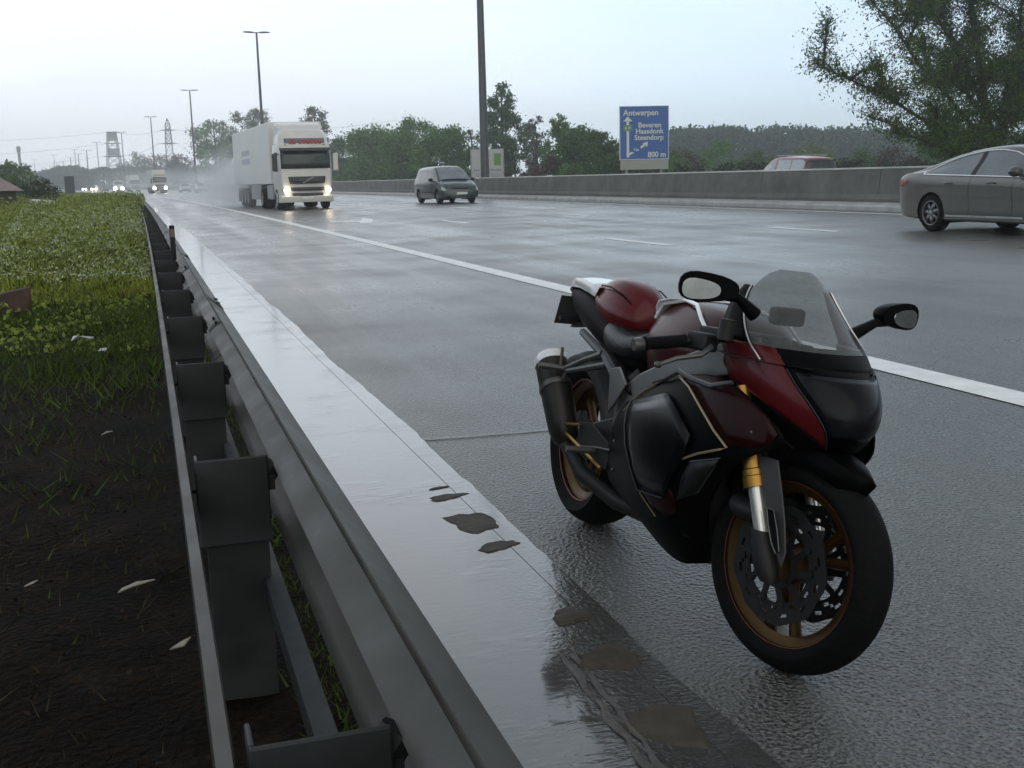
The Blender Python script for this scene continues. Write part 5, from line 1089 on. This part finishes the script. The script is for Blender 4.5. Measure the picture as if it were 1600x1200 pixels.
mb=MB(); mb.grid([[(-.345,-.03,.855),(-.345,.03,.855)],[(-.345,-.03,.878),(-.345,.03,.878)]]); mb.build('tail_light',mat('bike_tail_lens',(.2,.01,.01),.2,coat=.6),tl,solid=.01)
cw=MB().loft([tz(*q) for q in ((-.04,.05,.062,.03,.83,.87,.902),(.0,.088,.092,.05,.80,.868,.914),(.07,.110,.112,.066,.77,.862,.932),(.16,.112,.118,.070,.755,.848,.936),(.24,.100,.110,.058,.755,.832,.918),(.30,.078,.090,.040,.765,.825,.890),(.34,.045,.055,.02,.775,.805,.838))]).build('seat_cowl',P_red,bk,sub=1)
for s in (-1,1): MB().tube([(-.02,s*.064,.876),(.07,s*.093,.902),(.16,s*.098,.902),(.25,s*.086,.880),(.31,s*.05,.83)],.003,5).build('cowl_seam',P_blk,cw)
mb=MB(); mb.plate([(-.30,-.012,.80),(-.16,-.012,.74),(-.30,-.012,.712),(-.40,-.012,.70)],.024); mb.tube([(-.30,-.10,.742),(-.30,.10,.742)],.010,6); pl=mb.build('plate_hanger',P_dark,bk)
mb=MB(); mb.plate([(-.385,-.09,.715),(-.385,.09,.715),(-.335,.09,.83),(-.335,-.09,.83)],.004); mb.build('number_plate_back',P_grey,pl)
# upper fairing -------------------------------------------------------
LV=[(.56,1.36,.07,1.42),(.60,1.31,.105,1.495),(.65,1.25,.138,1.54),(.70,1.21,.158,1.545),(.75,1.18,.172,1.52),(.80,1.16,.178,1.47),(.84,1.145,.185,1.41),(.89,1.13,.170,1.33),(.94,1.12,.148,1.27),(.985,1.13,.12,1.22),(1.02,1.15,.085,1.19),(1.038,1.165,.045,1.175)]
TB=lin([(.56,.22),(.60,.25),(.65,.31),(.70,.40),(.75,.48),(.80,.52),(.86,.52)])
CsF=Surf([[(l[1],s_*l[2],l[0]) for s_ in (0,)]+[(0,0,0)] for l in LV]) if False else None
lvA=np.array(LV)
def cowl(c,t,off=0):
    cc=np.clip(c,LV[0][0],LV[-1][0]); k=np.searchsorted(lvA[:,0],cc,side='right')-1; k=int(min(k,len(LV)-2)); f=(cc-lvA[k,0])/(lvA[k+1,0]-lvA[k,0])
    ix=[max(0,min(len(LV)-1,k+d)) for d in (-1,0,1,2)]; l=cr1(*[lvA[i] for i in ix],f)
    ph=t*math.pi/2; sn,cs=math.sin(ph),math.cos(ph); w=l[2]; an=l[3]; ab=l[1]
    return (ab+(an-ab)*cs**.82+off*cs, w*math.copysign(abs(sn)**.95,sn)+off*sn, c+off*.3)
def cowlgrid(cs,ts,off=0): return [[cowl(c,t,off) for t in ts] for c in cs]
lsp=lambda a,b,n:[a+(b-a)*i/(n-1) for i in range(n)]
for s in (-1,1):
    rows=[]
    for k in range(15):
        r_=[]
        for m_ in range(13):
            f=m_/12; c=.845; 
            t0=TB(.6+.24*k/14); t_=t0+(1-t0)*f; cl_=.60+.135*max(0,(t_-.25)/.75); c=cl_+(.845-cl_)*k/14
            r_.append(cowl(c,s*t_))
        rows.append(r_)
    MB().grid(rows).build('upper_fairing',P_red,bk,solid=.006)
nose=MB().grid([[cowl(c,TB(c)*1.03*k/10,.001) for k in range(-10,11)] for c in lsp(.565,.80,16)]).build('nose_cone',P_blk,bk,solid=.005)
MB().grid([[cowl(c,TB(c)*.90*k/10,.006) for k in range(-10,11)] for c in lsp(.635,.785,12)]).build('headlight',P_lens,nose,solid=.003)
for s in (-1,1): MB().tube([cowl(c,s*TB(c)*1.0,.006) for c in lsp(.60,.79,12)],.0025,5).build('headlight_trim',P_dark,nose)
mb=MB(); mb.grid(cowlgrid(lsp(.795,.848,5),lsp(-.515,.515,17),.001)); mb.build('screen_base',P_blk,bk,solid=.004)
mb=MB(); mb.grid(cowlgrid(lsp(.838,1.036,16),lsp(-.80,.80,27),.004)); ws=mb.build('windscreen',P_screen,bk,ang=80)
for s in (-1,1):
    mb=MB(); rows=[]
    for c in lsp(.84,.985,10):
        k=(c-.84)/.145; rows.append([cowl(c,s*t,.006) for t in lsp(.72+.10*k,1.0,5)])
    mb.grid(rows); e=mb.build('screen_side_strip',P_red if s>0 else P_blk,bk,solid=.005)
    MB().tube([cowl(c,s*(.725+.10*(c-.84)/.145),.011) for c in lsp(.80,.985,14)],.0028,5).build('screen_edge',P_silver,e)
# inner cockpit: instrument, bracket
mb=MB(); mb.box(1.13,1.18,-.045,.05,.885,.935); mb.build('instrument',P_dark,bk,bevel=.012,smooth=False)
mb=MB(); mb.loft([[cowl(c,t,-.02) for t in lsp(-.95,.95,15)] for c in (.70,.80)],cap=False); mb.grid([[(1.10,b*.2,.80) for b in (-1,0,1)],[(1.30,b*.2,.80) for b in (-1,0,1)],[(1.45,b*.1,.80) for b in (-1,0,1)]]); mb.build('cockpit_lining',P_dark,bk)
# air intake openings on the nose sides
for s in (-1,1):
    rows=[]
    for k in range(9):
        r_=[]
        for m_ in range(13):
            t_=.26+.74*m_/12; cl_=.60+.135*max(0,(t_-.25)/.75)-.004; c0_=max(.562,cl_-.035-.055*math.sin(math.pi*m_/12)); r_.append(cowl(c0_+(cl_-c0_)*k/8,s*t_,-.006))
        rows.append(r_)
    ai=MB().grid(rows).build('air_intake',P_blk,bk,solid=.004)
    MB().tube([rows[0][k] for k in range(2,13)],.003,5).build('intake_edge',P_frame,ai)
# side fairings -------------------------------------------------------
R0_=[(.62,.165,.60),(.84,.215,.655),(1.05,.228,.715),(1.22,.205,.735),(1.36,.165,.680)]
R1_=[(.57,.195,.52),(.82,.242,.555),(1.04,.258,.60),(1.25,.225,.62),(1.44,.135,.610)]
R2_=[(.53,.200,.42),(.80,.250,.42),(1.01,.262,.43),(1.18,.245,.46),(1.33,.190,.53)]
R3_=[(.50,.175,.29),(.78,.220,.28),(.97,.225,.28),(1.08,.205,.31),(1.17,.165,.38)]
R4_=[(.48,.085,.205),(.76,.115,.165),(.93,.125,.150),(1.02,.115,.165),(1.08,.095,.22)]
SFs=Surf([R0_,R1_,R2_,R3_,R4_])
for s in (-1,1):
    sfp=[[(q[0],s*q[1],q[2]) for q in r] for r in SFs.sample(lsp(0,4,21),lsp(0,4,25))]
    side=MB().grid(sfp).build('side_fairing',P_blk,bk,solid=.006)
    # red lower cheek behind the intake and lower red flash
    def onside(u,v,off=.006): 
        q=SFs.at(u,v); return (q[0],s*(q[1]+off),q[2])
    rp=MB().grid([[onside(u,lo_+(hi_-lo_)*k/6) for k in range(7)] for u,lo_,hi_ in ((.06,2.0,3.95),(.4,2.35,3.95),(.8,2.75,3.9),(1.15,3.1,3.85),(1.4,3.35,3.7))]).build('red_cheek',P_redd,side,solid=.003)
    MB().grid([[onside(u,lo_+(hi_-lo_)*k/6) for k in range(7)] for u,lo_,hi_ in ((1.9,1.3,1.5),(2.1,1.3,2.2),(2.4,1.5,2.7),(2.7,1.9,2.9),(2.9,2.5,2.9))]).build('red_flash',P_redd,side,solid=.003)
    mb=MB(); mb.tube([onside(u,v,.010) for u,v in ((.10,1.95),(.4,2.3),(.8,2.7),(1.15,3.05),(1.45,3.38),(1.5,3.30),(1.6,3.0),(1.72,2.7))],.0036,5); mb.tube([onside(u,v,.010) for u,v in ((.05,2.0),(.02,1.6),(.02,1.2),(.2,.75),(.5,.5),(.9,.35))],.003,5); mb.build('gold_line',P_line,side)
    mb=MB(); mb.tube([onside(u,v,.008) for u,v in ((1.85,1.2),(2.2,1.25),(2.6,1.6),(2.95,2.1))],.002,4); mb.build('lower_line',P_line,side)
    pu=[(.55,.55,1.85),(.9,.62,2.25),(1.3,.75,2.7),(1.7,.95,2.75),(2.1,1.25,2.6),(2.5,1.6,2.5)]
    pan=MB().grid([[onside(u,a_+(b_-a_)*k/8,.014) for k in range(9)] for u,a_,b_ in pu]).build('side_panel',mat('bike_panel_gloss_black',(.003,.003,.0036),.25,var=.2,coat=.05,spec=.16),side,solid=.008,ang=20)
    MB().tube([onside(u,a_,.020) for u,a_,b_ in pu]+[onside(pu[-1][0],pu[-1][2],.020)],.0022,5).build('panel_edge',P_frame,pan)
    MB().grid([[onside(u,v,.009) for v in (2.95,3.2,3.45)] for u in (1.75,2.0,2.3,2.55)]).build('side_vent',P_dark,side,solid=.004)
    MB().tube([onside(u,v,.010) for u,v in ((1.75,2.95),(1.72,3.45),(2.1,3.5),(2.55,3.45),(2.55,2.95),(2.1,2.9),(1.75,2.95))],.003,5).build('vent_edge',P_frame,side)
    mb=MB()
    for u,v in ((.9,1.2),(1.1,.6),(.35,2.6),(1.0,3.5),(1.9,.35),(2.0,1.0),(2.6,.4),(1.2,2.0)): q=onside(u,v,.006); MB().lathe([(0,s*.003),(.004,s*.002),(.006,0)],q,n=10).build('fastener',P_alu,side)
    mb=MB(); mb.tube([(.84,s*.222,.662),(.95,s*.24,.69),(1.04,s*.245,.725),(1.12,s*.245,.715),(1.22,s*.24,.712),(1.30,s*.225,.735)],[.006,.008,.009,.008,.008,.006],7); mb.build('fairing_edge',P_frame,side)
MB().grid([[(q[0],b*q[1],q[2]-.004) for b in (-1,-.5,0,.5,1)] for q in [SFs.at(4,v) for v in lsp(0,4,13)]]).build('belly_pan',P_blk,bk,solid=.005)
mb=MB(); mb.grid([[(1.10-.05*abs(b)**2,b*.17,c) for b in (-1,-.5,0,.5,1)] for c in (.25,.35,.45,.55,.62)]); mb.build('radiator',P_dark,bk,solid=.03)
# handlebars, grips, levers ---------------------------------------------
for s in (-1,1):
    i0,i1=Vector((1.135,s*.125,.835)),Vector((1.065,s*.345,.79))
    hb=MB().tube([i0-Vector((-.03,s*.02,0)),i0,i1],.0115,10).xf(ST).build('handlebar',P_dark,bk)
    d=(i1-i0); mb=MB(); mb.tube([i0+d*.46,i0+d*.5,i0+d*.93,i0+d*.95],[.0195,.0175,.0175,.021],14).xf(ST).build('grip',M_rubber,hb)
    MB().tube([i0+d*.96,i0+d*1.0,i0+d*1.09],[.014,.019,.017],12).xf(ST).build('bar_end',P_alu,hb)
    mb=MB(); q0=i0+d*.30; mb.tube([q0+Vector((.055,0,-.012)),i0+d*.50+Vector((.080,0,-.026)),i0+d*.75+Vector((.068,0,-.032)),i0+d*.97+Vector((.072,0,-.044))],[.010,.0075,.0065,.006],8); mb.lathe([(0,-.010),(.009,-.006),(.009,.006),(0,.010)],tuple(i0+d*.98+Vector((.072,0,-.044))),n=10); mb.xf(ST).build('brake_lever' if s<0 else 'clutch_lever',P_alu,hb)
    mb=MB(); mb.box(*sorted((q0.x-.02,q0.x+.055)),*sorted((q0.y-.028,q0.y+.028)),q0.z-.026,q0.z+.022); mb.xf(ST).build('switch_housing',P_dark,hb,bevel=.008)
    if s<0: MB().lathe([(0,.036),(.021,.034),(.022,-.02),(0,-.022)],tuple(q0+Vector((.085,.015,.034))),axis='z',n=14).xf(ST).build('brake_reservoir',P_dark,hb)
mb=MB(); mb.loft([[tuple(Vector((1.10+dx,b,.845))+AX*h) for dx,h in ((-.04,-.015),(.04,-.015),(.04,.015),(-.04,.015))] for b in (-.14,-.05,.05,.14)]); mb.xf(ST).build('top_yoke',P_dark,bk,bevel=.006)
# mirrors ---------------------------------------------------------------
def mirror(s,c,yaw,stalk):
    c=Vector(c); Rm=Matrix.Translation(c)@Matrix.Rotation(yaw,4,'Z')
    def ov(dx,k,bias=0): 
        out=[]
        for j in range(20):
            t=2*math.pi*j/20; ct,st_=math.cos(t),math.sin(t); yy=.078*math.copysign(abs(ct)**.75,ct); zz=.037*math.copysign(abs(st_)**.75,st_); zz*=1-.22*(yy*s/.078)
            out.append((dx,yy*k,zz*k))
        return out
    mb=MB(); mb.loft([ov(.052,.25),ov(.045,.62),(ov(.025,.90)),ov(-.005,1.0),ov(-.018,.99)]).xf(Rm); m=mb.build('mirror',P_blk,bk)
    MB().loft([[(p[0],p[1]*.72-s*.019,p[2]*.78-.006) for p in ov(-.0185,.90)],[(p[0],p[1]*.72-s*.019,p[2]*.78-.006) for p in ov(-.0205,.88)]]).xf(Rm).build('mirror_glass',P_mglass,m)
    MB().tube([Rm@Vector((.01,-s*.06,-.012)),Vector(stalk[0]),Vector(stalk[1])],[.014,.013,.020],10).build('mirror_stalk',P_blk,m)
mirror(-1,(1.29,-.325,.975),math.radians(180+ -20),((1.30,-.24,.955),(1.30,-.185,.915)))
mirror(1,(1.145,.368,.940),math.radians(180+ 15),((1.17,.28,.915),(1.20,.185,.875)))
# side stand on the far side
MB().tube([(.62,.14,.27),(.56,.27,.085),(.555,.285,.058)],[.013,.012,.012],8).box(.50,.60,.255,.315,.046,.056).build('side_stand',P_dark,bk)
mb=MB(); mb.tube([(1.20,-.10,.74),(1.30,-.12,.62),(1.36,-.11,.50),(1.33,-.10,.40)],.006,6); mb.tube([(1.20,.10,.74),(1.32,.12,.62),(1.38,.11,.50)],.006,6); mb.build('brake_hose',P_dark,bk)

# ------------------------------------------------------------------ spray and haze
def spray(name,loc,size,dens,label,col=(.96,.965,.97)):
    mb=MB(); n=14; rows=[]
    mb.box(-1,1,-1,1,-1,1); m=bpy.data.materials.new(name); m.use_nodes=True; nt=m.node_tree; nt.nodes.clear()
    out=N(nt,'ShaderNodeOutputMaterial'); v=N(nt,'ShaderNodeVolumePrincipled'); v.inputs['Color'].default_value=(*col,1); v.inputs['Anisotropy'].default_value=.5
    tc=N(nt,'ShaderNodeTexCoord'); ln=N(nt,'ShaderNodeVectorMath',operation='LENGTH'); LK(nt,tc.outputs['Object'],ln.inputs[0])
    r=N(nt,'ShaderNodeMapRange',interpolation_type='SMOOTHSTEP'); LK(nt,ln.outputs['Value'],r.inputs[0]); r.inputs[1].default_value=1.0; r.inputs[2].default_value=.15; r.inputs[3].default_value=0; r.inputs[4].default_value=1
    nz=N(nt,'ShaderNodeTexNoise'); nz.inputs['Scale'].default_value=2.2; nz.inputs['Detail'].default_value=4; LK(nt,tc.outputs['Object'],nz.inputs[0])
    r2=N(nt,'ShaderNodeMapRange'); LK(nt,nz.outputs[0],r2.inputs[0]); r2.inputs[1].default_value=.35; r2.inputs[2].default_value=.65; r2.inputs[3].default_value=.25; r2.inputs[4].default_value=1.5
    k=N(nt,'ShaderNodeMath',operation='MULTIPLY'); LK(nt,r.outputs[0],k.inputs[0]); LK(nt,r2.outputs[0],k.inputs[1])
    k2=N(nt,'ShaderNodeMath',operation='MULTIPLY'); LK(nt,k.outputs[0],k2.inputs[0]); k2.inputs[1].default_value=dens; LK(nt,k2.outputs[0],v.inputs['Density']); LK(nt,v.outputs[0],out.inputs['Volume'])
    o=mb.build('road_spray',m,smooth=False); o.location=loc; o.scale=size; tag(o,label,'spray',kind='stuff'); return o
spray('spray_lorry',(5.2,69,1.4),(3.2,15,2.4),.16,'white mist of road spray trailing behind the big lorry')
spray('spray_far',(2.0,250,2.2),(16,70,3.6),.010,'pale mist of road spray around the far traffic')
spray('spray_low',(6.0,110,1.2),(7,36,2.6),.024,'thin spray hanging over the lanes behind the lorry')
hz=MB().box(-520,760,-40,1262,-1.2,60).build('haze',None or mat('haze_tmp',(1,1,1)),smooth=False)
m=bpy.data.materials.new('air_haze'); m.use_nodes=True; nt=m.node_tree; nt.nodes.clear(); out=N(nt,'ShaderNodeOutputMaterial'); v=N(nt,'ShaderNodeVolumePrincipled')
v.inputs['Color'].default_value=(.965,.985,.98,1); v.inputs['Density'].default_value=.0009; v.inputs['Anisotropy'].default_value=.72; LK(nt,v.outputs[0],out.inputs['Volume'])
hz.data.materials.clear(); hz.data.materials.append(m); tag(hz,kind='stuff',label='thin pale rain haze filling the air over the whole road',cat='haze')
